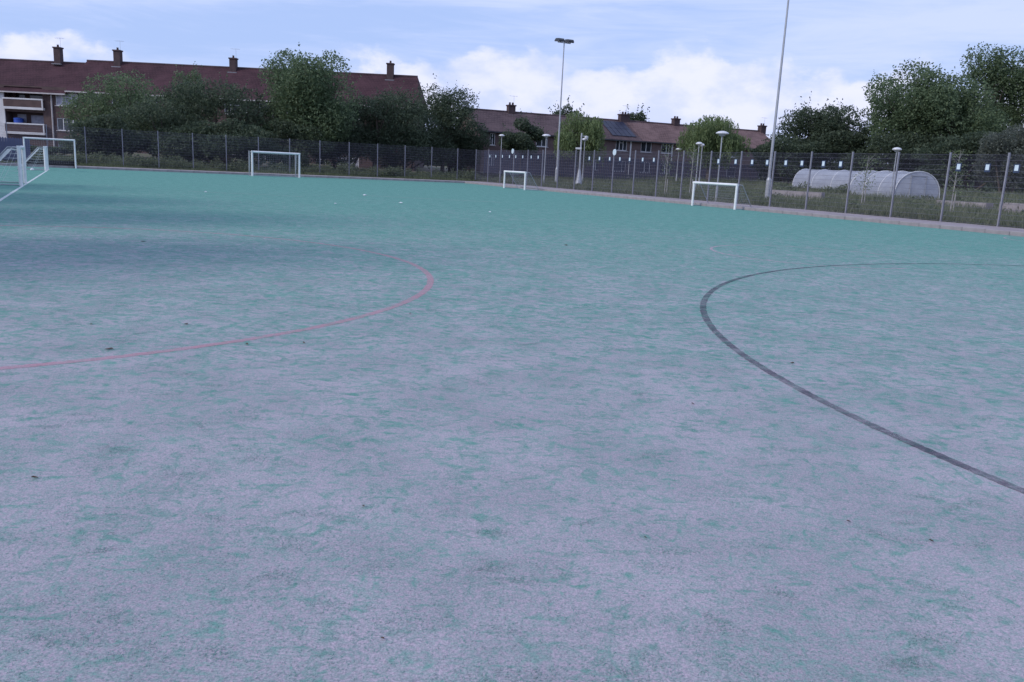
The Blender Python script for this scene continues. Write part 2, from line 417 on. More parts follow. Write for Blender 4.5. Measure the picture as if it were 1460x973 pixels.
kerb_row('concrete kerb at the end of the pitch before the dark trees', TA0, TB0 - 0.066, DF, 39)

# ------------------------------------------------------------------ line markings (parts of the pitch)
def strip(name, pts, width, mat, label, z=0.0014):
    m = MB(); P = [Vector((p[0], p[1], 0)) for p in pts]; n = len(P)
    for i, p in enumerate(P):
        d = (P[min(i+1, n-1)] - P[max(i-1, 0)]).normalized(); s = Vector((-d.y, d.x, 0))*width/2
        j1, j2 = 1 + random.gauss(0, .09), 1 + random.gauss(0, .09)
        m.v += [(p.x + s.x*j1, p.y + s.y*j1, z), (p.x - s.x*j2, p.y - s.y*j2, z)]
    m.f = [(2*i, 2*i+1, 2*i+3, 2*i+2) for i in range(n - 1)]
    o = m.build(name, mat, pitch); o['label'] = label; return o
def arc(c, r, t0, t1, n=120):
    return [(c[0] + r*math.cos(t0 + (t1-t0)*i/n), c[1] + r*math.sin(t0 + (t1-t0)*i/n)) for i in range(n + 1)]
rc = (-7.0, 10.28); tdir = math.atan2(DR[1], DR[0])
strip('goal_area_line', arc(rc, 5.92, tdir - 0.08, tdir + math.pi + 0.08, 700), 0.085, M_RED, 'faded red goal-area curve painted on the turf')
strip('circle_line', arc((12.02, 7.66), 10.0, 0, 2*math.pi, 2200), 0.072, M_BLK, 'worn black circle painted on the turf', 0.002)
strip('goal_area_line', arc((6.3, 17.6), 2.15, 0.4, 5.2, 80), 0.06, M_FAINT, 'thin faded pink curve painted beyond the black circle')
def seg(a0, b0, a1, b1, n=60): return [W(a0 + (a1-a0)*i/n, b0 + (b1-b0)*i/n) for i in range(n + 1)]
strip('touchline', seg(34.25, 10.2, 34.25, TB1 - 0.5, 140), 0.085, M_WHT, 'white touchline running along the posts of the small goals', 0.0018)
strip('pitch_line', seg(21.3, 35.6, 15.97, 38.6), 0.07, M_FAINT, 'faint pale line across the turf', 0.0018)
strip('pitch_line', seg(28.6, 36.4, 24.5, 38.4), 0.06, M_FAINT, 'short faint pale line across the turf', 0.0018)
strip('pitch_line', arc((W(3.6, 56).x, W(3.6, 56).y), 2.2, 1.2, 4.6, 50), 0.06, M_FAINT, 'faint pale curve near the kerb', 0.0018)

# ------------------------------------------------------------------ mesh fences
def panel_mesh():
    m = MB(); Lp = 2.525 - 0.06; h = FENCE_H - ZB - 0.06
    nv = 49
    for i in range(nv):
        x = 0.03 + Lp*i/(nv - 1); m.tube((x, 0, 0.03), (x, 0, 0.03 + h), 0.0030, k=3, caps=False)
    nh = 14
    for j in range(nh):
        z = 0.04 + (h - 0.02)*j/(nh - 1)
        for y in (-0.006, 0.006): m.tube((0.03, y, z), (0.03 + Lp, y, z), 0.0055, k=3, caps=False)
    return m.mesh('mesh_panel', M_WIRE)
PANEL = panel_mesh()
_p = MB().box((0, 0.035, (FENCE_H - ZB)/2 - 0.1), (0.065, 0.065, FENCE_H - ZB + 0.25))
_p.box((0, 0.035, FENCE_H - ZB + 0.035), (0.072, 0.072, 0.02))
POST = _p.mesh('fence_post', M_FENCE)
def fence(label, origin, direction, s0, n0, n1, flip=1):
    root = empty('mesh_fence', origin, math.atan2(direction[1], direction[0])); tag(root, label, 'fence', 'welded mesh fences round the pitch')
    for i in range(n0, n1 + 1):
        x = s0 + i*2.525
        o = link('fence_post', POST, root, (x, 0, 0)); o.scale = (1, flip, 1)
        if i < n1: link('mesh_panel', PANEL, root, (x, 0, 0))
    return root
ff = fence('grey welded mesh fence in front of the dark tree belt and flats', W(0, 0, ZB), DF, 1.783 - 2.525, 1, 20, -1)
fr = fence('grey welded mesh fence with small pale plates, running past the polytunnels', W(0, 0, ZB), DR, 2.727 - 2*2.525, 2, 36, 1)
cp = link('fence_post', POST, fr, (0, 0, 0))
pm = link('mesh_panel', PANEL, fr, (0.0, 0, 0)); pm.scale = (2.727/2.525, 1, 1)
pm = link('mesh_panel', PANEL, ff, (0.0, 0, 0)); pm.scale = (1.783/2.525, 1, 1)

# pale plates on the fence: pixel column -> position along the fence
def along_right(px, py=225):
    d = ray(px, py); # intersect with plane a=0
    nx, ny = DF
    t = ((CX0)*nx + CY0*ny)/(d.x*nx + d.y*ny); P = Vector((0, 0, HC)) + d*t
    return toab(P.x, P.y)[1], P.z
pl = MB().box((0, -0.02, 0), (0.15, 0.012, 0.22)); PLM = pl.mesh('plate_face', M_PLATE)
pk = MB().box((0.0, -0.008, -0.02), (0.24, 0.012, 0.34)); pk.box((0, 0.02, 0.05), (0.05, 0.05, 0.03)); PKM = pk.mesh('backing', M_PLATEB)
rzR = math.atan2(DR[1], DR[0])
for px, py in [(699, 221), (707.5, 221), (717, 221.3), (727, 221.4), (736, 221.5), (746, 221.6), (758, 221.8), (768, 222), (841, 223.5), (855.5, 224), (870, 224.4), (884.5, 224.8),
               (898.5, 225.5), (917, 226.4), (933, 227), (1025, 229.8), (1049.5, 230.7), (1073, 231.4), (1094.5, 232), (1121, 232.6), (1144, 233.4), (1174.5, 234.6), (1199, 235.4),
               (1367, 241), (1408, 242.3), (1449.5, 243.5)]:
    b, z = along_right(px, py)
    P = W(0.012, b, 2.42)
    r = empty('fence_plate', P, rzR); lab = ('pale plate of the close-set row near the corner of the mesh fences' if px < 800 else
           'pale plate on the mesh fence in front of the terrace windows' if px < 1000 else
           'pale plate on the mesh fence between the rounded willow and the farther polytunnel' if px < 1300 else
           'pale blue plate on the mesh fence before the leafy trees by the low walls')
    tag(r, lab, 'plate', 'small pale plates fixed to the mesh fence')
    link('backing', PKM, r); link('plate_face', PLM, r)
for px, lab_ in ((731.9, 'round pale sign on a fence post among eight close-set small plates'), (877.4, 'round pale sign on a fence post in front of the terrace windows')):
    b, z = along_right(px, 216)
    r = empty('round_sign', W(0.05, b, 2.86), rzR); tag(r, lab_, 'sign')
    d = MB().tube((0, 0, 0), (0, -0.02, 0), 0.21, k=20); d.build('sign_disc', M_PLATE, r)
    MB().box((0, 0.02, 0), (0.04, 0.04, 0.34)).build('bracket', M_DARKM, r)

# ------------------------------------------------------------------ goals
def net_lines(m, P00, P10, P11, P01, step=0.14, r=0.0026):
    """cords on the quad P00-P10-P11-P01"""
    P00, P10, P11, P01 = map(Vector, (P00, P10, P11, P01))
    nu = max(2, int((P10 - P00).length/step)); nv = max(2, int((P01 - P00).length/step))
    mid = (P00 + P10 + P11 + P01)/4
    def q(u, v):
        p = P00*(1-u)*(1-v) + P10*u*(1-v) + P11*u*v + P01*(1-u)*v
        p.z -= 0.05*math.sin(math.pi*u)*math.sin(math.pi*v); return p
    for i in range(nu + 1):
        pts = [q(i/nu, k/4) for k in range(5)]
        for a, b in zip(pts[:-1], pts[1:]): m.tube(a, b, r, k=3, caps=False)
    for j in range(nv + 1):
        pts = [q(k/6, j/nv) for k in range(7)]
        for a, b in zip(pts[:-1], pts[1:]): m.tube(a, b, r, k=3, caps=False)
def goal(label, loc, rz, width, height, d_top, d_bot, pr=0.05, rear=False, boards=False, name='football_goal', barmat=None, group=None, cord=0.0026, netmat=None):
    """local x along the goal mouth, +y towards the net"""
    g = empty(name, loc, rz); tag(g, label, 'goal', group)
    w2 = width/2
    for s in (-1, 1):
        MB().tube((s*w2, 0, 0), (s*w2, 0, height), pr, k=12).build('post', M_WHITE, g, smooth=False)
    MB().tube((-w2 - pr, 0, height - pr), (w2 + pr, 0, height - pr), pr*1.02, k=12).build('crossbar', M_WHITE, g)
    bm_ = barmat or M_GALV
    for s in (-1, 1):
        f = MB()
        pts = [(s*w2, 0, height - pr), (s*w2, d_top, height - pr), (s*w2, d_bot, 0.03), (s*w2, 0, 0.03)]
        f.path(pts, 0.018, 8).build('side_frame', bm_, g)
        if rear: MB().tube((s*w2, d_bot, 0), (s*w2, d_bot, height), 0.035, k=8).build('rear_upright', bm_, g)
    MB().tube((-w2, d_bot, 0.03), (w2, d_bot, 0.03), 0.022, k=8).build('base_bar', bm_, g)
    m = MB(); h = height - 2*pr; x = w2 - 0.02
    net_lines(m, (-x, d_top, h), (x, d_top, h), (x, d_bot - .02, 0.05), (-x, d_bot - .02, 0.05), r=cord)
    if d_top > 0.3: net_lines(m, (-x, 0.04, h), (x, 0.04, h), (x, d_top, h), (-x, d_top, h), r=cord)
    for s in (-1, 1): net_lines(m, (s*x, 0.04, h), (s*x, d_top, h), (s*x, d_bot - .02, 0.05), (s*x, 0.04, 0.05), r=cord)
    m.build('net', netmat or M_NET, g)
    if boards:
        b = MB().box((0, d_bot - 0.06, 0.26), (width - 0.1, 0.04, 0.46)); b.build('backboard', M_BOARD, g)
        for s in (-1, 1): MB().box((s*(w2 - 0.08), d_bot/2, 0.26), (0.04, d_bot - 0.2, 0.46)).build('sideboard', M_BOARD, g)
    return g
# rotations: +y local towards the net (away from the pitch)
rz_side = math.atan2(DR[1], DR[0])            # mouth along the side fence, net towards a<mouth  -> y axis = rot90(DR)
goal('low white goal against the mesh fence beside the tall tapering floodlight pole', W(3.62, 37.9, 0), rz_side, 3.3, 1.26, 0.35, 1.15, pr=0.06)
goal('low white goal standing near the corner of the mesh fences', W(4.55, 17.15, 0), rz_side, 3.3, 1.28, 0.35, 1.15, pr=0.065)
rz_end = math.atan2(-DF[1], -DF[0])
goal('white box goal with grey rear uprights in front of the dark trees', W(19.55, 7.6, 0), rz_end, 3.42, 1.82, 0.9, 1.35, rear=True, pr=0.068)
goal('tall white goal with black boards, beside the slate blue container', W(34.3, 4.9, 0), rz_end, 3.05, 1.98, 0.5, 1.0, boards=True, pr=0.055)
rz_left = math.atan2(-DR[1], -DR[0])
goal('small white goal with sloping net frame on the white touchline', W(34.3, 34.65, 0), rz_left, 2.4, 1.44, 0.35, 1.5, pr=0.065, cord=0.0045, netmat=M_WHITE)
goal('small white goal on the touchline next to the goal with black boards', W(34.3, 12.3, 0), rz_left, 2.3, 1.44, 0.35, 1.5, pr=0.08, cord=0.005, netmat=M_WHITE)
for a, b in ((35.05, 36.2), (35.0, 13.9)):
    r = empty('anchor_weight', W(a, b, 0)); tag(r, 'small white anchor weight on the turf behind a goal', 'weight', 'goal anchor weights')
    MB().lathe([(0.06, 0.0), (0.10, 0.01), (0.11, 0.06), (0.08, 0.10), (0.03, 0.11)], k=12).build('weight_body', M_WHITE, r)
    MB().path([(-0.05, 0, 0.10), (-0.04, 0, 0.16), (0.04, 0, 0.16), (0.05, 0, 0.10)], 0.012, 6).build('handle', M_GALV, r)

# ------------------------------------------------------------------ poles and lamps
def ground_at(px, py, Y):
    p = atd(px, py, Y); return Vector((p.x, p.y, gz(p.x, p.y)))
def flood(label, P, height, heads_rz):
    r = empty('floodlight_pole', P); tag(r, label, 'floodlight', 'floodlight poles behind the mesh fence')
    MB().tube((0, 0, -0.1), (0, 0, 1.35), 0.15, 0.145, 14).tube((0, 0, 1.35), (0, 0, 1.5), 0.145, 0.09, 14).build('base_section', M_GALV, r, smooth=False)
    MB().tube((0, 0, 1.5), (0, 0, height), 0.088, 0.045, 12).build('shaft', M_GALV, r)
    MB().box((0, 0, height + 0.03), (1.3, 0.07, 0.07), heads_rz).build('cross_arm', M_GALV, r)
    for s in (-1, 1):
        cx, cy = s*0.48*math.cos(heads_rz), s*0.48*math.sin(heads_rz)
        h = MB(); h.v = []; 
        e = Vector((math.cos(heads_rz), math.sin(heads_rz), 0)); n_ = Vector((-e.y, e.x, 0))
        prof = [(-0.42, 0.10), (-0.30, 0.26), (0.20, 0.30), (0.42, 0.14), (0.40, 0.06), (-0.40, -0.02)]
        for k in (-0.27, 0.27):
            for u_, v_ in prof:
                q = Vector((cx, cy, height + 0.06)) + e*k + n_*u_ + Vector((0, 0, v_)); h.v.append(tuple(q))
        m_ = len(prof); h.f = [tuple(range(m_)), tuple(reversed(range(m_, 2*m_)))] + [(i, i + m_, (i+1) % m_ + m_, (i+1) % m_) for i in range(m_)]
        hd = h.build('lamp_head', M_DARKM, r)
        g = MB(); g.poly([tuple(Vector((cx, cy, height + 0.052)) + e*k + n_*u_ + Vector((0, 0, -0.02 + (u_ + 0.4)*0.1))) for k, u_ in ((-.22, -.36), (.22, -.36), (.22, .36), (-.22, .36))])
        g.build('lens', M_LENS, hd)
    return r
PA = W(-5.6, 5.4); PA.z = gz(PA.x, PA.y)
PB = W(-3.95, 33.7); PB.z = gz(PB.x, PB.y)
top = atd(803, 60, PA.y)
flood('tall floodlight pole with two dark lamp heads rising before the terrace', PA, top.z - PA.z - 0.1, 0.5)
flood('thick tapering floodlight pole beside the low goal and the leafy trees', PB, 13.6, 0.5)

def park_lamp(label, px, ytop, Y, h=None, dia=0.55, group=None):
    P = ground_at(px, ytop, Y); t = atd(px, ytop, Y); h = t.z - P.z
    r = empty('park_lamp', P); tag(r, label, 'lamp', 'park lamps behind the mesh fence')
    MB().tube((0, 0, -0.1), (0, 0, 0.9), 0.075, k=12).build('base_section', M_GALV, r)
    MB().tube((0, 0, 0.9), (0, 0, h - 0.12), 0.042, 0.036, 10).build('pole', M_GALV, r)
    R = dia/2
    hd = MB().lathe([(0.05, -0.14), (R*0.9, -0.06), (R, -0.03), (R*0.95, 0.02), (R*0.6, 0.09), (0.06, 0.12)], (0, 0, h), 20).build('lamp_head', M_LAMPW, r)
    MB().lathe([(0.05, -0.20), (R*0.5, -0.13), (R*0.52, -0.085), (0.05, -0.08)], (0, 0, h), 14).build('diffuser', M_LENS, hd)
    return r
park_lamp('park lamp with wide pale dish, behind the low goal by the tapering pole', 1030, 190, 50, dia=0.75)
park_lamp('small park lamp beside the drooping willow', 997, 205, 66, dia=0.55)
park_lamp('park lamp standing right behind a thin white trunk sapling', 1001.5, 207, 74, dia=0.4)
park_lamp('park lamp with pale dish just behind the fence beside the polytunnel end', 1279, 213, 57, dia=0.6)
park_lamp('park lamp standing close beside the tall two-headed floodlight pole', 779, 193.5, 72, dia=0.72)
park_lamp('park lamp in front of the brick gable of the terrace', 715.5, 193.5, 84, dia=0.6)
park_lamp('darker park lamp paired with the one before the brick gable', 723.5, 192, 92, dia=0.6)
park_lamp('park lamp close beside the camera pole', 834, 199, 80, dia=0.6)
park_lamp('low park lamp half hidden behind the mesh fence near the willow', 968, 213, 84, dia=0.6)
P = ground_at(829.5, 190, 74); t_ = atd(829.5, 190, 74)
r = empty('camera_pole', P); tag(r, 'grey camera pole with flared base before the pale green willow', 'pole')
hh = t_.z - P.z
MB().tube((0, 0, 0), (0, 0, 1.4), 0.34, 0.10, 12).build('base_section', M_GALV, r)
MB().tube((0, 0, 1.4), (0, 0, hh), 0.085, 0.07, 12).build('pole', M_GALV, r)
MB().box((0.22, 0, hh - 0.25), (0.42, 0.05, 0.05)).build('bracket', M_GALV, r)
MB().lathe([(0.04, -0.28), (0.13, -0.22), (0.16, -0.1), (0.16, 0.02), (0.06, 0.06)], (0.42, 0, hh - 0.28), 14).build('camera_dome', M_LAMPW, r)
MB().box((-0.2, 0, hh - 1.3), (0.5, 0.2, 0.16)).build('camera_box', M_LAMPW, r)

# ------------------------------------------------------------------ three-storey flats
def wall_with_openings(m, x0, x1, z0, z1, holes, y, depth=0.12):
    """front wall at y with recessed rectangular openings [(x0,x1,z0,z1)]"""
    xs = sorted({x0, x1, *[h[0] for h in holes], *[h[1] for h in holes]}); zs = sorted({z0, z1, *[h[2] for h in holes], *[h[3] for h in holes]})
    for i in range(len(xs) - 1):
        for j in range(len(zs) - 1):
            cx, cz = (xs[i] + xs[i+1])/2, (zs[j] + zs[j+1])/2
            if any(h[0] < cx < h[1] and h[2] < cz < h[3] for h in holes): continue
            m.poly([(xs[i], y, zs[j]), (xs[i+1], y, zs[j]), (xs[i+1], y, zs[j+1]), (xs[i], y, zs[j+1])])
    for a, b, c, d in holes:
        m.poly([(a, y, c), (b, y, c), (b, y + depth, c), (a, y + depth, c)]); m.poly([(a, y, d), (a, y + depth, d), (b, y + depth, d), (b, y, d)])
        m.poly([(a, y, c), (a, y + depth, c), (a, y + depth, d), (a, y, d)]); m.poly([(b, y, c), (b, y, d), (b, y + depth, d), (b, y + depth, c)])
def window(root, x0, x1, z0, z1, y, depth=0.12, lights=(0.3, 0.7), curtain=False):
    fr_ = MB(); t = 0.07; yy = y + depth - 0.03
    def bar(a, b, c, d): fr_.box(((a+b)/2, yy, (c+d)/2), (b-a, 0.07, d-c))
    bar(x0, x1, z0, z0 + t); bar(x0, x1, z1 - t, z1); bar(x0, x0 + t, z0 + t, z1 - t); bar(x1 - t, x1, z0 + t, z1 - t)
    xs = [x0 + t/2] + [x0 + (x1-x0)*l for l in lights] + [x1 - t/2]
    for x in xs[1:-1]: bar(x - t/2, x + t/2, z0 + t, z1 - t)
    if len(lights) == 2:
        zc = z1 - (z1-z0)*0.3; bar(xs[1] + t/2, xs[2] - t/2, zc - 0.025, zc + 0.025)
    f = fr_.build('window', M_FRAME, root)
    for a, b in zip(xs[:-1], xs[1:]):
        MB().poly([(a, yy + 0.01, z0 + t*.5), (b, yy + 0.01, z0 + t*.5), (b, yy + 0.01, z1 - t*.5), (a, yy + 0.01, z1 - t*.5)]).build('pane', M_CURT if curtain else M_GLASS, f)
    MB().box(((x0+x1)/2, y - 0.03, z0 - 0.035), (x1 - x0 + 0.16, 0.14, 0.06)).build('sill', M_TRIM, f)
    return f
def chimney(root, x, y, z0, h, wx=0.95, wy=0.7, pots=2, aerial=True, mat=None):
    c = MB().box((x, y, z0 + h/2 - 0.5), (wx, wy, h + 1.0)); c.box((x, y, z0 + h + 0.06), (wx + 0.14, wy + 0.14, 0.14)); o = c.build('chimney', mat or M_BRICK, root)
    for i in range(pots):
        px = x + (i - (pots-1)/2)*0.36
        MB().lathe([(0.13, 0), (0.12, 0.08), (0.10, 0.22), (0.12, 0.28)], (px, y, z0 + h + 0.12), 10).build('chimney_pot', M_CHIM, o)
    MB().box((x, y - wy/2 - 0.12, z0 - 0.02), (wx + 0.3, 0.3, 0.10)).build('flashing', M_LEAD, o)
    if aerial:
        a = MB().tube((x + 0.3, y, z0 + h), (x + 0.3, y, z0 + h + 1.15), 0.012, k=5)
        a.tube((x - 0.25, y, z0 + h + 1.1), (x + 0.75, y, z0 + h + 1.1), 0.010, k=4)
        for k in range(6): a.tube((x - 0.2 + k*0.17, y - 0.22, z0 + h + 1.1), (x - 0.2 + k*0.17, y + 0.22, z0 + h + 1.1), 0.008, k=4)
        a.build('aerial', M_GALV, o)
YF = 93.0; YR = 97.6
eL = atd(0, 121, YF); ridge = atd(300, 95.5, YR); rEnd = atd(588, 110, YR); step = atd(124, 85, YR)
ZG = 0.7; EZ = atd(60, 123.5, YF).z; RZ = ridge.z
fx0 = -64.0; fx1 = rEnd.x + 1.0; ox = fx0
flats = empty('flats_building', (0, YF, ZG)); tag(flats, 'three-storey brick flats with long red-brown roof behind the tree belt', 'building')
ez, rz_ = EZ - ZG, RZ - ZG; D = 9.2
def X(px, py): return atd(px, py, YF).x
holes = []; wins = []
st_h = 2.62
sills = [ez - 0.62 - 1.3 - k*st_h for k in range(3)]
wx = X(79, 140); ww = X(111, 140) - wx
bays = [wx + k*6.1 for k in range(0, 9)]
for k, bx in enumerate(bays):
    for j, zs in enumerate(sills):
        h = (bx, bx + ww, zs, zs + 1.32)
        if h[1] > fx1 - 0.4: continue
        holes.append(h); wins.append((h, (k, j)))
        if k > 0: h2 = (bx - 2.3, bx - 1.2, zs + 0.2, zs + 1.32); holes.append(h2); wins.append((h2, (k, j, 'small')))
# the recessed balconies
bx0, bx1 = X(7, 150), X(61, 150)
balc = [(bx0, bx1, ez - 2.45, ez - 0.15), (bx0, bx1, ez - 2.45 - st_h, ez - 0.15 - st_h)]
m = MB(); wall_with_openings(m, fx0, fx1, 0, ez, holes + balc, 0)
m.poly([(fx1, 0, 0), (fx1, D, 0), (fx1, D, ez), (fx1, 0, ez)]); m.poly([(fx0, 0, 0), (fx0, 0, ez), (fx0, D, ez), (fx0, D, 0)]); m.poly([(fx0, D, 0), (fx0, D, ez), (fx1, D, ez), (fx1, D, 0)])
m.build('wall', M_BRICK, flats)
for h, key in wins:
    window(flats, *h, 0, lights=(0.28, 0.72) if len(key) == 2 else (0.5,), curtain=(key in ((0, 0), (3, 1), (5, 2))))
for i, (a, b, c, d) in enumerate(balc):
    back = MB()
    wh = [(a + 0.5, a + 1.5, c + 0.1, c + 2.1), (a + 2.0, b - 0.4, c + 0.9, c + 2.05)]
    wall_with_openings(back, a, b, c, d, wh, 1.3, 0.1)
    back.poly([(a, 0.13, c + .001), (b, 0.13, c + .001), (b, 1.3, c + .001), (a, 1.3, c + .001)]); back.poly([(a, 0.13, d), (a, 1.3, d), (b, 1.3, d), (b, 0.13, d)])
    back.poly([(a, 0.13, c), (a, 1.3, c), (a, 1.3, d), (a, 0.13, d)]); back.poly([(b, 0.13, c), (b, 0.13, d), (b, 1.3, d), (b, 1.3, c)])
    bo = back.build('balcony', M_BRICK, flats)
    MB().box(((a+b)/2 + .1, -0.32, c + 0.58), (b - a + 0.1, 0.08, 0.80)).build('balcony_front', M_BRICK, bo)
    MB().box((b + 0.11, -0.16, c + 0.58), (0.08, 0.23, 0.80)).build('balcony_side', M_BRICK, bo)
    MB().box(((a+b)/2 + .1, -0.32, c + 1.04), (b - a + 0.24, 0.16, 0.15)).build('balcony_coping', M_RENDERW, bo)
    MB().box(((a+b)/2 + .1, -0.22, c + 0.06), (b - a + 0.24, 0.36, 0.25)).build('balcony_slab', M_RENDERW, bo)
    MB().box((b + 0.15, -0.375, c + 0.575), (0.14, 0.06, 0.77)).build('balcony_post', M_RENDERW, bo)
    for q in wh: window(bo, *q, 1.3, depth=0.1, lights=(0.5,), curtain=(i == 1)) if False else MB().box(((q[0]+q[1])/2, 1.36, (q[2]+q[3])/2), (q[1]-q[0], 0.05, q[3]-q[2])).build('balcony_window', M_GLASS if i == 0 else M_CURT, bo)
MB().box(((fx0 + bx0)/2 - 3, -0.03, ez - 2.7), (bx0 - fx0 - 6, 0.06, 5.0)).build('render_panel', M_RENDERW, flats) if False else MB().box((bx0 - 0.75, -0.05, ez - 3.4), (1.5, 0.12, 5.2)).build('render_panel', M_RENDERW, flats)
rp = MB(); dx = X(75, 160); rp.tube((dx, -0.09, 0), (dx, -0.09, ez - 0.85), 0.09, k=8).build('drainpipe', M_TRIM, flats)
dx2 = dx + 24; MB().tube((dx2, -0.09, 0), (dx2, -0.09, ez - 0.1), 0.07, k=8).build('drainpipe', M_TRIM, flats)
sx = step.x
ov = 0.45; rpitch = (rz_ - ez)/(YR - YF)
def roof_block(xa, xb, dz, hip):
    rr = YR - YF; e0 = ez - ov*rpitch
    m = MB(); yb = 2*rr + ov
    hx = 0.9 if hip else 0.0
    A = (xa, -ov, e0 + dz); B = (xb, -ov, e0 + dz); Cc = (xb - hx, rr, rz_ + dz); Dd = (xa, rr, rz_ + dz); E_ = (xb, yb, e0 + dz); G = (xa, yb, e0 + dz)
    m.poly([A, B, Cc, Dd]); m.poly([Dd, Cc, E_, G]); m.poly([B, E_, Cc]); m.poly([A, Dd, G])
    lo = [(p[0], p[1], p[2] - 0.12) for p in (A, B, E_, G)]
    m.poly([A, lo[0], lo[1], B]); m.poly([B, lo[1], lo[2], E_]); m.poly([E_, lo[2], lo[3], G]); m.poly([G, lo[3], lo[0], A]); m.poly(lo[::-1])
    o = m.build('roof', M_ROOF, flats)
    MB().tube((xa, rr, rz_ + dz + 0.02), (xb - hx, rr, rz_ + dz + 0.02), 0.11, k=8).build('ridge_tiles', M_ROOF3, o)
    MB().box(((xa+xb)/2, -ov - 0.07, e0 + dz - 0.10), (xb - xa, 0.13, 0.14)).build('gutter', M_TRIM, o)
    return o
roof_block(fx0 - 0.3, sx, -0.32, False); roof_block(sx + 0.004, fx1 + 0.5, 0.0, True)
for px, py, ar in ((82, 86, True), (167, 88, True), (332, 99, True), (556, 110, False)):
    q = atd(px, py, YR - 0.5)
    chimney(flats, q.x, YR - YF - 0.25, rz_ - 0.55, 1.7 if px != 332 else 1.45, 0.72, 0.7, 1, ar, M_CHIM)
q = X(22, 165)
r = empty('tarpaulin', (q, YF + 0.55, ZG + balc[1][2] + 0.01)); tag(r, 'blue plastic box standing on the flats balcony', 'box')
tb = MB(); tb.lathe([(0.50, 0), (0.52, 0.05), (0.48, 1.5), (0.53, 1.52), (0.53, 1.6), (0.2, 1.68)], k=16); tb.build('box_body', M_BLUE, r)
MB().tube((-0.6, -0.1, 1.15), (0.6, -0.1, 1.15), 0.03, k=8).build('handle', M_DARKM, r)
r.name = 'storage_bin'; r['label'] = 'blue plastic bin standing on the flats balcony'; r['category'] = 'bin'

# ------------------------------------------------------------------ brick terrace
TR = math.radians(24.5); ex = (math.cos(TR), math.sin(TR))
TO = atd(686, 190, 91.0); TG = 0.9
terr = empty('terrace_building', (TO.x, TO.y, TG), TR); tag(terr, 'two-storey brick terrace with brown tiled roof and roof-mounted solar panels', 'building')
def tx(px, py, yoff=0.0):
    d = ray(px, py); nx, ny = -ex[1], ex[0]
    t = ((TO.x + yoff*nx)*nx + (TO.y + yoff*ny)*ny)/(d.x*nx + d.y*ny)
    P = Vector((0, 0, HC)) + d*t; return (P.x - TO.x)*ex[0] + (P.y - TO.y)*ex[1], P.z - TG
TL = tx(1112, 205)[0]; TD = 8.0
tez = tx(700, 184.5)[1]; trz = tx(700, 158, TD/2)[1]
print('terrace', TL, tez, trz, 'flats', ez, rz_, fx1, fx0)
holes = []; wl = []
for (xa, ya, xb, yb) in ((699, 190, 706, 200), (848, 193.5, 856, 207), (879, 194.5, 894, 210), (915, 197, 929, 212), (944, 199, 958, 213), (1040, 206, 1052, 217), (1085, 212, 1096, 222)):
    s0, z1 = tx(xa, ya); s1, z0 = tx(xb, yb)
    z1 = min(z1, tez - 0.15); z0 = max(z1 - 1.25, 2.6)
    holes.append((s0, s1, z0, z1)); wl.append((s0, s1, z0, z1))
    holes.append((s0, s1, 0.75, 1.95)); wl.append((s0, s1, 0.75, 1.95))
for px in (730, 765, 800, 990, 1015):
    s0 = tx(px, 195)[0]; h = (s0, s0 + 1.4, tez - 1.5, tez - 0.3); holes.append(h); wl.append(h)
m = MB(); wall_with_openings(m, 0, TL, 0, tez, holes, 0)
m.poly([(0, 0, 0), (0, 0, tez), (0, TD/2, trz - 0.12), (0, TD, tez), (0, TD, 0)]); m.poly([(TL, 0, 0), (TL, TD, 0), (TL, TD, tez), (TL, TD/2, trz - 0.12), (TL, 0, tez)]); m.poly([(0, TD, 0), (0, TD, tez), (TL, TD, tez), (TL, TD, 0)])
m.build('wall', M_BRICK2, terr)
for h in wl: window(terr, *h, 0, lights=(0.5,) if h[1] - h[0] < 1.5 else (0.33, 0.66))
def troof(xa, xb, dz, mat):
    m = MB(); o = 0.35; sl = (trz - tez)/(TD/2); e0 = tez - o*sl + dz; r_ = trz + dz
    A = (xa, -o, e0); B = (xb, -o, e0); Cc = (xb, TD/2, r_); Dd = (xa, TD/2, r_); E_ = (xb, TD + o, e0); G = (xa, TD + o, e0)
    m.poly([A, B, Cc, Dd]); m.poly([Dd, Cc, E_, G])
    k = 0.14
    lo = [(p[0], p[1], p[2] - k) for p in (A, B, Cc, E_, G, Dd)]
    m.poly([A, lo[0], lo[1], B]); m.poly([E_, lo[3], lo[4], G]); m.poly([A, Dd, lo[5], lo[0]]); m.poly([Dd, G, lo[4], lo[5]]); m.poly([B, lo[1], lo[2], Cc]); m.poly([Cc, lo[2], lo[3], E_])
    m.poly([lo[0], lo[5], lo[2], lo[1]]); m.poly([lo[5], lo[4], lo[3], lo[2]])
    ro = m.build('roof', mat, terr)
    MB().tube((xa, TD/2, r_ + 0.02), (xb, TD/2, r_ + 0.02), 0.10, k=8).build('ridge_tiles', M_ROOF3, ro)
    MB().box(((xa+xb)/2, -o - 0.06, e0 - 0.09), (xb - xa - .02, 0.11, 0.12)).build('gutter', M_DARKM, ro)
    return ro
s_a = tx(903, 190, 2)[0]
ra = troof(-0.25, s_a, 0, M_ROOF3); rb = troof(s_a + 0.004, TL + 0.25, 0.03, M_ROOF2)
s0 = tx(864, 180, 2)[0]; s1 = tx(898, 180, 2)[0]; sl = (trz - tez)/(TD/2)
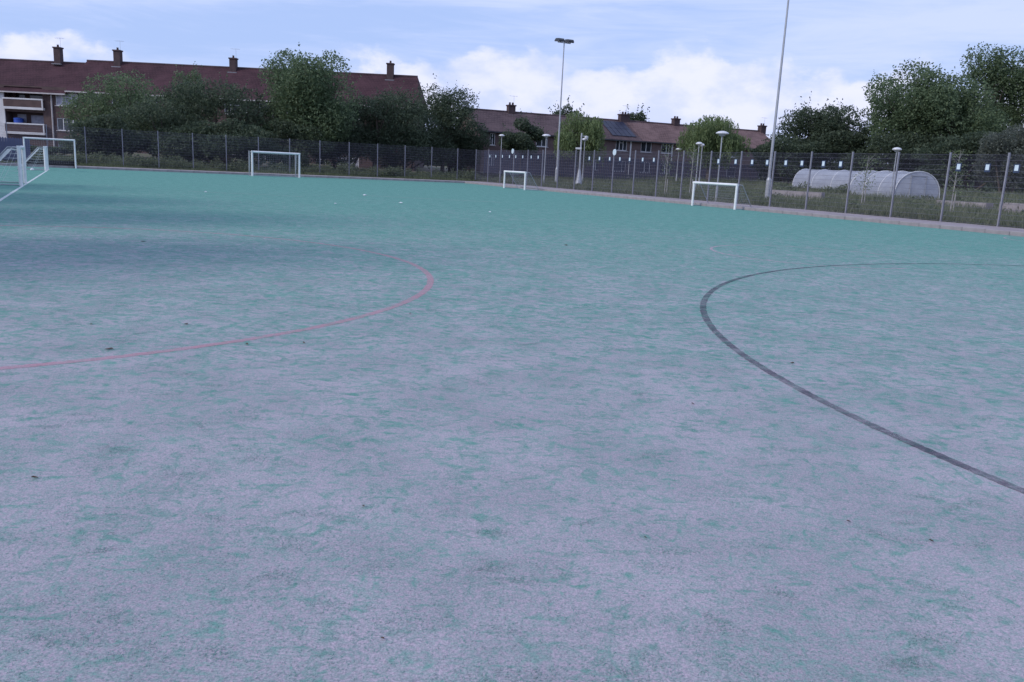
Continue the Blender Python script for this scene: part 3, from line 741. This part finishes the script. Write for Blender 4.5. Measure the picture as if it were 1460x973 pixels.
for i in range(5):
    for j in range(2):
        a = s0 + (s1 - s0)*i/5 + 0.03; b = s0 + (s1-s0)*(i+1)/5 - 0.03; y0 = 0.35 + j*1.62; y1 = y0 + 1.56
        m = MB(); zt = lambda y: tez + sl*y + 0.10
        v = [(a, y0, zt(y0)), (b, y0, zt(y0)), (b, y1, zt(y1)), (a, y1, zt(y1))]; lo = [(p[0], p[1], p[2] - 0.05) for p in v]
        m.poly(v); m.poly(lo[::-1])
        for k in range(4): m.poly([v[k], lo[k], lo[(k+1) % 4], v[(k+1) % 4]])
        m.build('solar_panel', M_SOLAR, ra)
for px, py in ((730, 160), (891, 172), (965, 179), (1088, 190)):
    s, _ = tx(px, py, TD/2 - 0.3); chimney(terr, s, TD/2, trz - 0.35, 1.0, 0.8 if px != 891 else 1.2, 0.7, 2, px != 965, M_CHIM)
s, _ = tx(898.5, 210); MB().tube((s, -0.10, 0), (s, -0.10, tez - 0.1), 0.085, k=8).build('drainpipe', M_FRAME, terr)
s, _ = tx(958, 210); MB().tube((s, -0.10, 0), (s, -0.10, tez - 0.1), 0.06, k=8).build('drainpipe', M_FRAME, terr)

# ------------------------------------------------------------------ palisade, container, low walls, polytunnels
def board_fence(label, p0, p1, h, z, pitch_, wdt, mat, name='palisade_fence'):
    d = Vector((p1[0]-p0[0], p1[1]-p0[1], 0)); Ln = d.length
    root = empty(name, (p0[0], p0[1], z), math.atan2(d.y, d.x)); tag(root, label, 'fence')
    b = MB(); b.v = [(0, 0, 0), (wdt, 0, 0), (wdt, 0.02, 0), (0, 0.02, 0), (0, 0, h-.1), (wdt, 0, h-.1), (wdt, .02, h-.1), (0, .02, h-.1), (wdt/2, 0, h), (wdt/2, .02, h)]
    b.f = [(0, 1, 5, 8, 4), (3, 7, 9, 6, 2), (0, 4, 7, 3), (1, 2, 6, 5), (4, 8, 9, 7), (5, 6, 9, 8)]
    me = b.mesh('pale', mat)
    for i in range(int(Ln/pitch_)):
        link('pale', me, root, (i*pitch_, 0, random.uniform(-.02, .02)))
    for zz in (0.4, h - 0.5): MB().box((Ln/2, 0.045, zz), (Ln, 0.05, 0.06)).build('rail', mat, root)
    return root
p0, p1 = atd(690, 235, 84), atd(1245, 240, 99)
board_fence('dark blue palisade fence running along the foot of the terrace', p0, p1, 2.2, 0.85, 0.20, 0.14, M_PALI)
# container in the far corner
cpos = W(38.6, 2.2, ZB - 0.02)
ct = empty('storage_container', cpos, math.atan2(DF[1], DF[0])); tag(ct, 'slate blue corrugated steel storage container beside the goals', 'container')
def corr(m, p, d, nrm, L_, h, per=0.26, dep=0.035):
    n_ = int(L_/per)*4; prof = [0, dep, dep, 0]
    pts = [(p[0] + d[0]*L_*i/n_ + nrm[0]*prof[i % 4], p[1] + d[1]*L_*i/n_ + nrm[1]*prof[i % 4]) for i in range(n_ + 1)]
    for a, b in zip(pts[:-1], pts[1:]): m.poly([(*a, 0.15), (*b, 0.15), (*b, h - 0.1), (*a, h - 0.1)])
CL, CWd, CHh = 6.05, 2.43, 2.85
for p, d, nr, ln in (((0, 0), (1, 0), (0, -1), CL), ((0, CWd), (1, 0), (0, 1), CL), ((0, 0), (0, 1), (-1, 0), CWd), ((CL, 0), (0, 1), (1, 0), CWd)):
    m = MB(); corr(m, p, d, nr, ln, CHh); m.build('side_panel', M_CONT, ct)
MB().box((CL/2, CWd/2, CHh - 0.05), (CL + 0.08, CWd + 0.08, 0.12)).build('roof', M_CONT, ct)
MB().box((CL/2, CWd/2, 0.075), (CL + 0.08, CWd + 0.08, 0.15)).build('base_frame', M_CONT, ct)
for x in (0, CL):
    for y in (0, CWd): MB().box((x, y, CHh/2), (0.14, 0.14, CHh - 0.02)).build('corner_post', M_CONT, ct)
tf0 = W(38.4, 0.6); tf1 = W(35.6, 0.6)
board_fence('slate blue board fence behind the goal with black boards', (tf0.x, tf0.y), (tf1.x, tf1.y), 1.9, ZB - 0.1, 0.16, 0.15, M_CONT, 'board_fence')

def low_wall(label, px0, py0, px1, py1, Y0, Y1, h=0.35, dep=0.5):
    a = atd(px0, py0, Y0); b = atd(px1, py1, Y1); d = Vector((b.x-a.x, b.y-a.y, 0)); Ln = d.length
    z = min(gz(a.x, a.y), gz(b.x, b.y)) - 0.1
    root = empty('low_wall', (a.x, a.y, z), math.atan2(d.y, d.x)); tag(root, label, 'wall')
    h2 = max(a.z, b.z) - z; nB = max(2, int(Ln/1.2)); me = None
    bl_ = MB().box((0.59, dep/2, h2/2), (1.18, dep, h2)); me = bl_.mesh('block', M_KERB)
    for i in range(nB): link('block', me, root, (i*1.2, 0, random.uniform(-.015, .015)))
    return root
low_wall('pale low block wall in the rough grass before the polytunnels', 1100, 270.5, 1186, 275.5, 58, 55)
low_wall('pale low block wall behind the thin sapling at the fence', 1335, 286, 1420, 290.5, 50, 46)
low_wall('long pale low block wall beside the grey bush', 1425, 291, 1560, 297, 46, 41)

def tunnel(label, pL, pR, ends, rad_px_top, Ya, Yb, wid):
    a = atd(*pL, Ya); b = atd(*pR, Yb); d = Vector((b.x - a.x, b.y - a.y, 0)); Ln = d.length
    z = (gz(a.x, a.y) + gz(b.x, b.y))/2 - 0.05; H = max(atd(*rad_px_top, (Ya+Yb)/2).z - z, 1.5)
    root = empty('polytunnel', (a.x, a.y, z), math.atan2(d.y, d.x)); tag(root, label, 'polytunnel')
    prof = [(-wid/2*math.cos(t), H*math.sin(t)**0.8) for t in [math.pi*i/16 for i in range(17)]]
    nb = max(3, int(round(Ln/1.9)))
    for k in range(nb):
        m = MB(); sub = 4
        for i_ in range(sub + 1):
            x = Ln*(k + i_/sub)/nb; sag = 1 - 0.02*math.sin(math.pi*i_/sub)
            m.v += [(x, y*sag, z_*sag) for y, z_ in prof]
        for i_ in range(sub):
            for j in range(16): q = i_*17 + j; m.f.append((q, q+1, q+18, q+17))
        m.build('cover_panel', M_POLY, root, smooth=True)
    for k in range(nb + 1):
        x = Ln*k/nb; h = MB(); h.path([(x, y*1.003, z_*1.003) for y, z_ in prof], 0.032, 6); h.build('hoop', M_LAMPW, root)
    for x in (0.02, Ln - 0.02):
        e = MB(); e.poly([(x, y*.97, z_*.97) for y, z_ in prof]); eo = e.build('end_cover', M_POLY, root)
        dr_ = MB()
        for y in (-0.55, 0.55): dr_.box((x + (0.03 if x > 1 else -0.03), y, H*0.42), (0.05, 0.06, H*0.84))
        dr_.box((x + (0.03 if x > 1 else -0.03), 0, H*0.84), (0.05, 1.16, 0.06)); dr_.build('door_frame', M_GALV, eo)
    return root
tunnel('long polythene tunnel in the grass, the farther of two', (1148, 262), (1232, 262), 0, (1190, 242.5), 74, 69, 3.2)
tunnel('polythene tunnel with its hooped end showing, beside the lamp', (1240, 268), (1308, 272), 0, (1280, 244.5), 65, 58.5, 3.3)

# ------------------------------------------------------------------ trees
def unit(n):
    v = rng.normal(size=(n, 3)); return v/np.linalg.norm(v, axis=1, keepdims=True)
def leaves(centers, size, droop=0.0, aspect=0.6):
    n = len(centers); nrm = unit(n); nrm[:, 2] = np.abs(nrm[:, 2])*0.8 + 0.15; nrm /= np.linalg.norm(nrm, axis=1, keepdims=True)
    t = unit(n)
    if droop: t[:, 2] -= droop; t /= np.linalg.norm(t, axis=1, keepdims=True)
    t -= nrm*(t*nrm).sum(1, keepdims=True)*(0 if droop else 1); t /= np.linalg.norm(t, axis=1, keepdims=True) + 1e-9
    s = np.cross(nrm, t); s /= np.linalg.norm(s, axis=1, keepdims=True) + 1e-9
    sz = (size*rng.uniform(0.6, 1.3, n))[:, None]
    V = np.empty((n, 4, 3)); V[:, 0] = centers - t*sz*0.5; V[:, 1] = centers + s*sz*aspect*0.5; V[:, 2] = centers + t*sz*0.55; V[:, 3] = centers - s*sz*aspect*0.5
    return V.reshape(-1, 3)
def make_tree(name, label, base, zc0, ztop, rx, ry, mat, nl=9000, leaf=0.30, fine=True, kind='round', trunk_r=0.22, cat='tree', group=None, bark=None, nblob=26, shift=(0, 0)):
    if fine: nl = int(nl*1.7); leaf *= 0.77
    root = empty(name, base); tag(root, label, cat, group)
    H0, H1 = zc0 - base[2], ztop - base[2]; hc, rzv = (H0 + H1)/2, (H1 - H0)/2
    # clump centres through the crown's volume
    cl = []
    while len(cl) < nblob:
        p = rng.uniform(-1, 1, 3)
        if (np.abs(p)**2.6).sum() > 1 or np.linalg.norm(p) < 0.25: continue
        wz = 1.0 if p[2] < 0.1 else 1.0 - 0.22*p[2]
        r = rng.uniform(0.24, 0.44)
        q = p*(1 - r*0.62)
        cl.append((q[0]*rx*wz + shift[0]*q[2], q[1]*ry*wz, hc + q[2]*rzv, r))
    tr = MB(); k = bark or M_BARK
    if kind != 'bush':
        y0 = 0.0; pts = [Vector((0, 0, -0.15)), Vector((rng.normal()*.08, rng.normal()*.08, H0*0.6 + 0.3)), Vector((rng.normal()*.15, rng.normal()*.15, hc*0.9)), Vector((shift[0]*.5, 0, hc + rzv*0.6))]
        rr = [trunk_r*1.25, trunk_r, trunk_r*0.7, trunk_r*0.2]
        for i in range(3): tr.tube(pts[i], pts[i+1], rr[i], rr[i+1], 8)
        for c in cl[:14]:
            s_ = pts[1].lerp(pts[2], random.uniform(0, 1)); e_ = Vector(c[:3]); mid = s_.lerp(e_, 0.5) + Vector((0, 0, 0.1*(e_ - s_).length))
            tr.tube(s_, mid, trunk_r*0.38, trunk_r*0.22, 6, False); tr.tube(mid, e_, trunk_r*0.22, trunk_r*0.06, 5, False)
    else:
        for c in cl[:9]:
            s_ = Vector((random.uniform(-.3, .3)*rx*0.5, random.uniform(-.3, .3)*ry*0.5, -0.1)); tr.tube(s_, Vector(c[:3]), trunk_r*0.5, trunk_r*0.1, 5, False)
    tr.build('trunk', k, root)
    wts = np.array([c[3]**2 for c in cl]); cnt = (nl*wts/wts.sum()).astype(int)
    C_ = []
    Rm = (rx*ry*rzv)**(1/3)
    for c, n_ in zip(cl, cnt):
        if kind == 'willow':
            ns = max(1, n_//9); d = unit(ns); d[:, 2] = np.abs(d[:, 2])*0.7
            st = np.array(c[:3]) + d*np.array([rx, ry, rzv])*c[3]*rng.uniform(0.7, 1.1, (ns, 1))
            ln = rng.uniform(0.6, 2.2, ns)
            tpos = rng.uniform(0, 1, (ns, 9))
            P = st[:, None, :].repeat(9, 1); P[:, :, 2] -= ln[:, None]*tpos; P[:, :, 0] += rng.normal(0, .05, (ns, 9)); P[:, :, 1] += rng.normal(0, .05, (ns, 9))
            P = P.reshape(-1, 3); P[:, 2] = np.maximum(P[:, 2], H0*0.6); C_.append(P)
        else:
            d = unit(n_); rad = rng.uniform(0.45, 1.0, (n_, 1))**0.6
            lump = 1 + 0.22*np.sin(d[:, :1]*7 + c[0]*3)*np.sin(d[:, 1:2]*6 + c[1]*2)*np.sin(d[:, 2:3]*7)
            C_.append(np.array(c[:3]) + d*rad*lump*np.array([rx, ry, rzv*1.0])*c[3])
    # twig sprays sticking out of the outline
    P = np.concatenate(C_)
    ns = 60; d = unit(ns); d[:, 2] = np.abs(d[:, 2])*0.9 + 0.05
    pick = P[rng.integers(0, len(P), ns)]
    hi = pick[pick[:, 2] > hc]
    if len(hi) and kind == 'round':
        spr = []
        for q in hi:
            dirv = (q - np.array([0, 0, hc*0.8])); dirv /= np.linalg.norm(dirv) + 1e-6; dirv[2] = abs(dirv[2]) + 0.3
            for k_ in range(9): spr.append(q + dirv*(0.12*k_) + rng.normal(0, 0.07, 3))
        P = np.concatenate([P, np.array(spr)])
    me = np_mesh('crown', leaves(P, leaf, droop=1.6 if kind == 'willow' else 0.0, aspect=0.3 if kind == 'willow' else 0.62), 4, mat)
    link('crown', me, root)
    return root
def tree_px(name, label, xc, ytop, wpx, ybot, Y, mat, dshift=0, **k):
    t = atd(xc, ytop, Y); c = atd(xc, (ytop + ybot)/2, Y); bpt = atd(xc, ybot, Y); g = gz(c.x, c.y)
    rx = wpx/2/F*Y*1.06
    return make_tree(name, label, Vector((c.x, c.y, g)), max(bpt.z, g + 0.25), t.z, rx, k.pop('ry', None) or min(rx, 3.6), mat, **k)
tree_px('broadleaf_tree', 'spreading mid green tree before the flats windows', 182, 98, 160, 226, 80, M_LEAFM, nl=14000, leaf=0.27, nblob=34, trunk_r=0.2)
tree_px('broadleaf_tree', 'young tree with one pale shoot topping the flats roof', 266, 95, 62, 200, 84, M_LEAFM, nl=4500, leaf=0.24, nblob=14, trunk_r=0.14)
tree_px('broadleaf_tree', 'dark dense tree between the spreading tree and the tallest tree', 308, 110, 185, 230, 78, M_LEAFD, nl=15000, leaf=0.27, nblob=36, trunk_r=0.22)
tree_px('broadleaf_tree', 'tallest tree of the belt, upright crown against the flats roof', 436, 52, 138, 226, 79, M_LEAFM, nl=20000, leaf=0.28, nblob=42, trunk_r=0.3)
tree_px('broadleaf_tree', 'low dark tree under the end chimney of the flats', 535, 128, 178, 238, 83, M_LEAFD, nl=13000, leaf=0.26, nblob=34, trunk_r=0.2)
tree_px('broadleaf_tree', 'dark rounded tree at the end of the flats beside the terrace gable', 632, 124, 118, 240, 88, M_LEAFD, nl=13000, leaf=0.26, nblob=30, trunk_r=0.2)
tree_px('hedge_bush', 'dark bush filling the gap under the tallest tree', 400, 170, 130, 242, 77, M_LEAFD, nl=8000, leaf=0.26, kind='bush', cat='bush', group='dark bushes under the tree belt')
tree_px('hedge_bush', 'dark bush under the low dark tree by the flats end', 575, 172, 140, 248, 86, M_LEAFD, nl=8000, leaf=0.26, kind='bush', cat='bush', group='dark bushes under the tree belt')
tree_px('hedge_bush', 'dark bush under the spreading tree before the flats', 235, 145, 160, 236, 75, M_LEAFD, nl=8000, leaf=0.26, kind='bush', cat='bush', group='dark bushes under the tree belt')
tree_px('broadleaf_tree', 'dark bushy tree in front of the terrace roof, by the gable', 745, 171, 62, 222, 86, M_LEAFD, nl=6000, leaf=0.26, nblob=18, trunk_r=0.15)
tree_px('willow_tree', 'pale green willow beside the two-headed floodlight pole', 829, 158, 68, 224, 84, M_LEAFL, nl=9000, leaf=0.34, kind='willow', nblob=26)
tree_px('willow_tree', 'drooping willow with rounded crown hiding part of the terrace', 1016, 163, 92, 226, 84, M_LEAFL, nl=13000, leaf=0.34, kind='willow', nblob=30)
tree_px('broadleaf_tree', 'dark treetop showing over the terrace roof behind the pale willow', 806, 150, 46, 200, 112, M_LEAFD, nl=3000, leaf=0.34, nblob=12)
tree_px('broadleaf_tree', 'dark treetop showing behind the terrace chimney with solar panels', 905, 161, 40, 205, 114, M_LEAFD, nl=2500, leaf=0.34, nblob=10)
tree_px('broadleaf_tree', 'low dark tree between the tapering pole and the tall leafy tree', 1152, 150, 112, 252, 88, M_LEAFD, nl=10000, leaf=0.29, nblob=28)
tree_px('broadleaf_tree', 'dark tree with a single raised twig beside the tall leafy tree', 1208, 143, 108, 252, 86, M_LEAFD, nl=9000, leaf=0.29, nblob=24)
tree_px('broadleaf_tree', 'tall leafy tree with broken crown behind the polytunnels', 1303, 76, 140, 236, 82, M_LEAFM, nl=20000, leaf=0.30, nblob=38, trunk_r=0.35)
tree_px('broadleaf_tree', 'broad airy tree behind the grey bush', 1412, 70, 175, 240, 86, M_LEAFM, nl=20000, leaf=0.30, nblob=36, trunk_r=0.35)
tree_px('broadleaf_tree', 'leafy tree filling the gap between the two tallest trees by the polytunnel', 1358, 108, 130, 255, 80, M_LEAFM, nl=13000, leaf=0.29, nblob=30)
tree_px('hedge_bush', 'grey green rounded bush near the long low wall', 1440, 171, 88, 268, 66, M_LEAFG, nl=9000, leaf=0.22, kind='bush', cat='bush', nblob=24)
tree_px('hedge_bush', 'dark bush behind the polytunnel with the hooped end', 1290, 185, 160, 282, 80, M_LEAFD, nl=8000, leaf=0.28, kind='bush', cat='bush')
tree_px('broadleaf_tree', 'leafy tree beyond the broad airy tree', 1530, 90, 150, 230, 84, M_LEAFM, nl=9000, leaf=0.32, nblob=28)
tree_px('hedge_bush', 'small dark bush at the end of the terrace by the tapering pole', 1092, 205, 40, 232, 95, M_LEAFD, nl=3000, leaf=0.28, kind='bush', cat='bush', nblob=12)
for xc, yt, wd, yb, Y, lab in ((150, 165, 120, 236, 73, 'dark bush by the flats windows under the spreading tree'), (60, 208, 120, 244, 76, 'low dark bush at the foot of the flats behind the board fence'), (320, 168, 150, 240, 73, 'dark bush behind the fence nearest the grey uprights of the box goal'),
        (490, 170, 130, 246, 82, 'dark bush between the tallest tree and the low dark tree'), (648, 170, 80, 252, 90, 'dark bush by the corner of the mesh fences'),
        (1120, 195, 90, 275, 84, 'dark bush behind the tapering pole'), (1200, 190, 130, 280, 84, 'dark bush behind the farther polytunnel'),
        (1380, 185, 150, 290, 74, 'dark bush behind the thin staked sapling with pale stem'), (1500, 180, 160, 295, 70, 'dark bush behind the long low wall'), (1600, 170, 170, 300, 68, 'dark bush past the end of the long low wall')):
    tree_px('hedge_bush', lab, xc, yt, wd, yb, Y, M_LEAFD, nl=9000, leaf=0.27, kind='bush', cat='bush', nblob=26, ry=2.4, group='dark bushes under the tree belt')
# saplings near the fence
def sapling(label, px, ytop, Y, nl):
    P = ground_at(px, ytop, Y); t = atd(px, ytop, Y); h = t.z - P.z
    root = empty('sapling', P); tag(root, label, 'sapling')
    tr = MB(); pts = [Vector((0, 0, -0.1)), Vector((0.03, 0, h*0.4)), Vector((0.06, 0.02, h*0.75)), Vector((0.08, 0, h))]
    for i in range(3): tr.tube(pts[i], pts[i+1], (0.035, 0.028, 0.018)[i], (0.028, 0.018, 0.006)[i], 6)
    for i in range(12):
        s_ = pts[0].lerp(pts[3], random.uniform(0.35, 0.9)); a = random.uniform(0, 6.28); l_ = random.uniform(0.3, 0.6)
        tr.tube(s_, s_ + Vector((math.cos(a)*l_, math.sin(a)*l_, l_*0.9)), 0.010, 0.003, 4, False)
    tr.build('trunk', M_PALEBARK, root)
    MB().tube((0.16, 0, -0.1), (0.15, 0, 1.1), 0.03, k=6).build('stake', M_PALEBARK, root)
    P_ = np.stack([rng.normal(0.05, 0.30, nl), rng.normal(0, 0.30, nl), rng.uniform(h*0.3, h*1.0, nl)], 1)
    link('crown', np_mesh('crown', leaves(P_, 0.09), 4, M_LEAFL), root)
sapling('thin staked sapling before the gap between the two polytunnels', 1237, 222, 50, 420)
sapling('thin staked sapling with pale stem before the low block wall', 1368, 214, 43, 380)
sapling('tall thin sapling with pale stem leaning before the terrace', 953, 206, 60, 300)
sapling('thin sapling rising between the small lamps by the willow', 989, 207, 58, 240)

# off-frame row of trees along the pitch side, which shade the turf
for i, (a, b, h) in enumerate(((46, 44, 11), (47, 51, 13), (46.5, 58, 12), (47.5, 37, 10))):
    P = W(a, b); P.z = 0.05
    make_tree('broadleaf_tree', 'leafy tree beside the touchline, outside the fence', P, 1.5, h, 3.6, 3.6, M_LEAFM, nl=7000, leaf=0.6, nblob=30, trunk_r=0.25, fine=False, group='trees along the touchline side')

# ------------------------------------------------------------------ rough grass and weeds
def blades(A, B, hmin, hmax, wd, name, mat, label, cat, lean=0.35, clump=0.5):
    n = len(A); ca = np.cos(TH); sa = np.sin(TH)
    Xw = CX0 + A*DF[0] + B*DR[0]; Yw = CY0 + A*DF[1] + B*DR[1]
    Zw = np.array([gz(x, y) for x, y in zip(Xw, Yw)])
    patch = 0.65 + 0.35*np.sin(Xw*0.7 + 1.3*np.sin(Yw*0.45))*np.cos(Yw*0.6 + np.sin(Xw*0.3))
    h = rng.uniform(hmin, hmax, n)*patch; t = rng.uniform(0, 2*np.pi, n)
    d = np.stack([np.cos(t), np.sin(t), np.zeros(n)], 1)
    b0 = np.stack([Xw, Yw, Zw - 0.03], 1); le = rng.normal(0, lean, (n, 2))*h[:, None]
    tip = b0 + np.stack([le[:, 0], le[:, 1], h], 1)
    V = np.empty((n, 3, 3)); V[:, 0] = b0 - d*wd/2; V[:, 1] = b0 + d*wd/2; V[:, 2] = tip
    o = link(name, np_mesh(name, V.reshape(-1, 3), 3, mat)); tag(o, label, cat, kind='stuff'); return o
n = 90000
A = -0.35 - 34*rng.uniform(0, 1, n)**1.4; B = rng.uniform(-12, 66, n)
blades(A, B, 0.25, 0.75, 0.06, 'rough_grass', M_GRASS, 'dry rough grass beyond the mesh fence', 'grass')
n = 45000
A = rng.uniform(-2, 46, n); B = -0.3 - 9*rng.uniform(0, 1, n)**1.3
blades(A, B, 0.3, 0.9, 0.06, 'tall_grass', M_WEED, 'tall grass and weeds along the end fence', 'grass')
n = 9000
A = rng.uniform(0.2, 40, n); B = rng.uniform(0.08, 1.55, n)
blades(A, B, 0.12, 0.45, 0.05, 'verge_grass', M_WEED, 'grass verge on the pitch side of the end fence', 'grass')
# leafy weeds massed behind the end fence
cs = []
for i in range(150):
    a, b = random.uniform(-1, 44), -random.uniform(0.4, 4.5); p = W(a, b); z = gz(p.x, p.y); hgt = random.uniform(0.5, 1.25); r_ = random.uniform(0.4, 0.9)
    k_ = 260; d = unit(k_); d[:, 2] = np.abs(d[:, 2])
    cs.append(np.array([p.x, p.y, z]) + d*np.array([r_, r_, hgt])*rng.uniform(0.4, 1, (k_, 1)))
for i in range(130):
    a, b = -random.uniform(1.0, 28), random.uniform(-8, 56); p = W(a, b); z = gz(p.x, p.y); hgt = random.uniform(0.3, 0.75); r_ = random.uniform(0.4, 1.0)
    k_ = 180; d = unit(k_); d[:, 2] = np.abs(d[:, 2])
    cs.append(np.array([p.x, p.y, z]) + d*np.array([r_, r_, hgt])*rng.uniform(0.4, 1, (k_, 1)))
tag(link('weeds', np_mesh('weeds', leaves(np.concatenate(cs), 0.16), 4, M_WEED)), 'leafy weeds massed behind the mesh fences', 'weeds', kind='stuff')

# ------------------------------------------------------------------ dead leaves on the turf
lm = MB(); lm.v = [(-0.035, 0, 0.003), (-0.01, -0.016, 0.006), (0.02, -0.013, 0.012), (0.04, 0.0, 0.006), (0.02, 0.014, 0.014), (-0.012, 0.015, 0.007), (0.0, 0.0, 0.002)]
lm.f = [(0, 1, 6), (1, 2, 6), (2, 3, 6), (3, 4, 6), (4, 5, 6), (5, 0, 6)]
LM = lm.mesh('dead_leaf', M_LEAFDEAD)
for px, py, s in ((807, 350, 3.2), (155, 499, 1.6), (265, 463, 1.3), (50, 683, 0.8), (205, 345, 2.2), (130, 463, 1.2), (545, 912, 0.4), (1328, 773, 0.55), (1129, 519, 0.9), (988, 577, 0.6), (585, 448, 1.1), (518, 723, 0.5), (433, 490, 0.9), (1210, 745, 0.5), (920, 768, 0.35), (352, 492, 1.0)):
    p = gnd_pix(px, py)
    o = link('dead_leaf', LM, None, (p.x, p.y, 0.004), random.uniform(0, 6.28)); o.scale = (s*.6, s*.6, min(s, .9))
    tag(o, 'small dead brown leaf lying on the turf', 'leaf', 'dead leaves on the turf')

# scraps of white litter on the far turf
rm = MB().lathe([(0.02, 0.0), (0.06, 0.01), (0.075, 0.035), (0.05, 0.06), (0.02, 0.07)], k=7); rm.v = [(x*random.uniform(.7, 1.3), y*random.uniform(.7, 1.3), z*random.uniform(.8, 1.2)) for x, y, z in rm.v]
RM = rm.mesh('litter', M_WHITE)
for a, b, s_ in ((21.2, 35.5, 1.4), (21.6, 41.5, 1.3), (20.0, 46.0, 0.9), (28.0, 36.8, 0.9), (24.5, 43.0, 0.8)):
    p = W(a, b); o = link('litter', RM, None, (p.x, p.y, 0.002), random.uniform(0, 6)); o.scale = (s_*.8, s_*.55, s_*.4)
    tag(o, 'crumpled white scrap of litter lying on the turf', 'litter', 'white scraps on the turf')

# ------------------------------------------------------------------ far belt of hedges and woodland that closes the view
cs = []
for i in range(520):
    az = random.uniform(-1.25, 1.25); R_ = random.uniform(128, 150); x, y = R_*math.sin(az), R_*math.cos(az)
    z = gz(x, y); hgt = random.uniform(2.5, 5.5); r_ = random.uniform(2.2, 4.0); k_ = 150
    d = unit(k_); d[:, 2] = np.abs(d[:, 2])
    cs.append(np.array([x, y, z]) + d*np.array([r_, r_, hgt])*rng.uniform(0.55, 1, (k_, 1)))
tag(link('distant_woodland', np_mesh('distant_woodland', leaves(np.concatenate(cs), 0.75), 4, M_LEAFD)), 'distant dark belt of hedges and woodland', 'woodland', kind='stuff')

# ------------------------------------------------------------------ turf fibres standing out of the sand near the camera
M_FIBRE = leafmat('turf_fibre', (0.20, 0.40, 0.35), (0.48, 0.50, 0.54), 2.0, 0.5)
def fibres(n_uni, n_cl):
    Y = 1.9*(9.5/1.9)**rng.uniform(0, 1, n_uni); X_ = rng.uniform(-0.72, 0.72, n_uni)*Y
    cy = 1.9*(11/1.9)**rng.uniform(0, 1, n_cl); cx = rng.uniform(-0.72, 0.72, n_cl)*cy
    k = 150; th_ = rng.uniform(-0.9, 0.9, n_cl); L1 = rng.uniform(0.04, 0.14, n_cl); L2 = L1*rng.uniform(0.25, 0.6, n_cl)
    u_ = rng.normal(0, 1, (n_cl, k)); v_ = rng.normal(0, 1, (n_cl, k))
    Xc = cx[:, None] + u_*(L1*np.cos(th_))[:, None] - v_*(L2*np.sin(th_))[:, None]
    Yc = cy[:, None] + u_*(L1*np.sin(th_))[:, None] + v_*(L2*np.cos(th_))[:, None]
    X_ = np.concatenate([X_, Xc.ravel()]); Y = np.concatenate([Y, Yc.ravel()]); n = len(X_)
    h = rng.uniform(0.003, 0.009, n); t = rng.uniform(0, 2*np.pi, n); wd = rng.uniform(0.0012, 0.0026, n)[:, None]
    d = np.stack([np.cos(t), np.sin(t), np.zeros(n)], 1); b0 = np.stack([X_, Y, np.full(n, -0.001)], 1)
    le = rng.normal(0, 0.009, (n, 2)); tip = b0 + np.stack([le[:, 0], le[:, 1], h], 1)
    V = np.empty((n, 3, 3)); V[:, 0] = b0 - d*wd; V[:, 1] = b0 + d*wd; V[:, 2] = tip
    return V.reshape(-1, 3)
tag(link('turf_fibres', np_mesh('turf_fibres', fibres(45000, 260), 3, M_FIBRE)), 'short green fibres standing out of the sand infill', 'turf', kind='stuff')
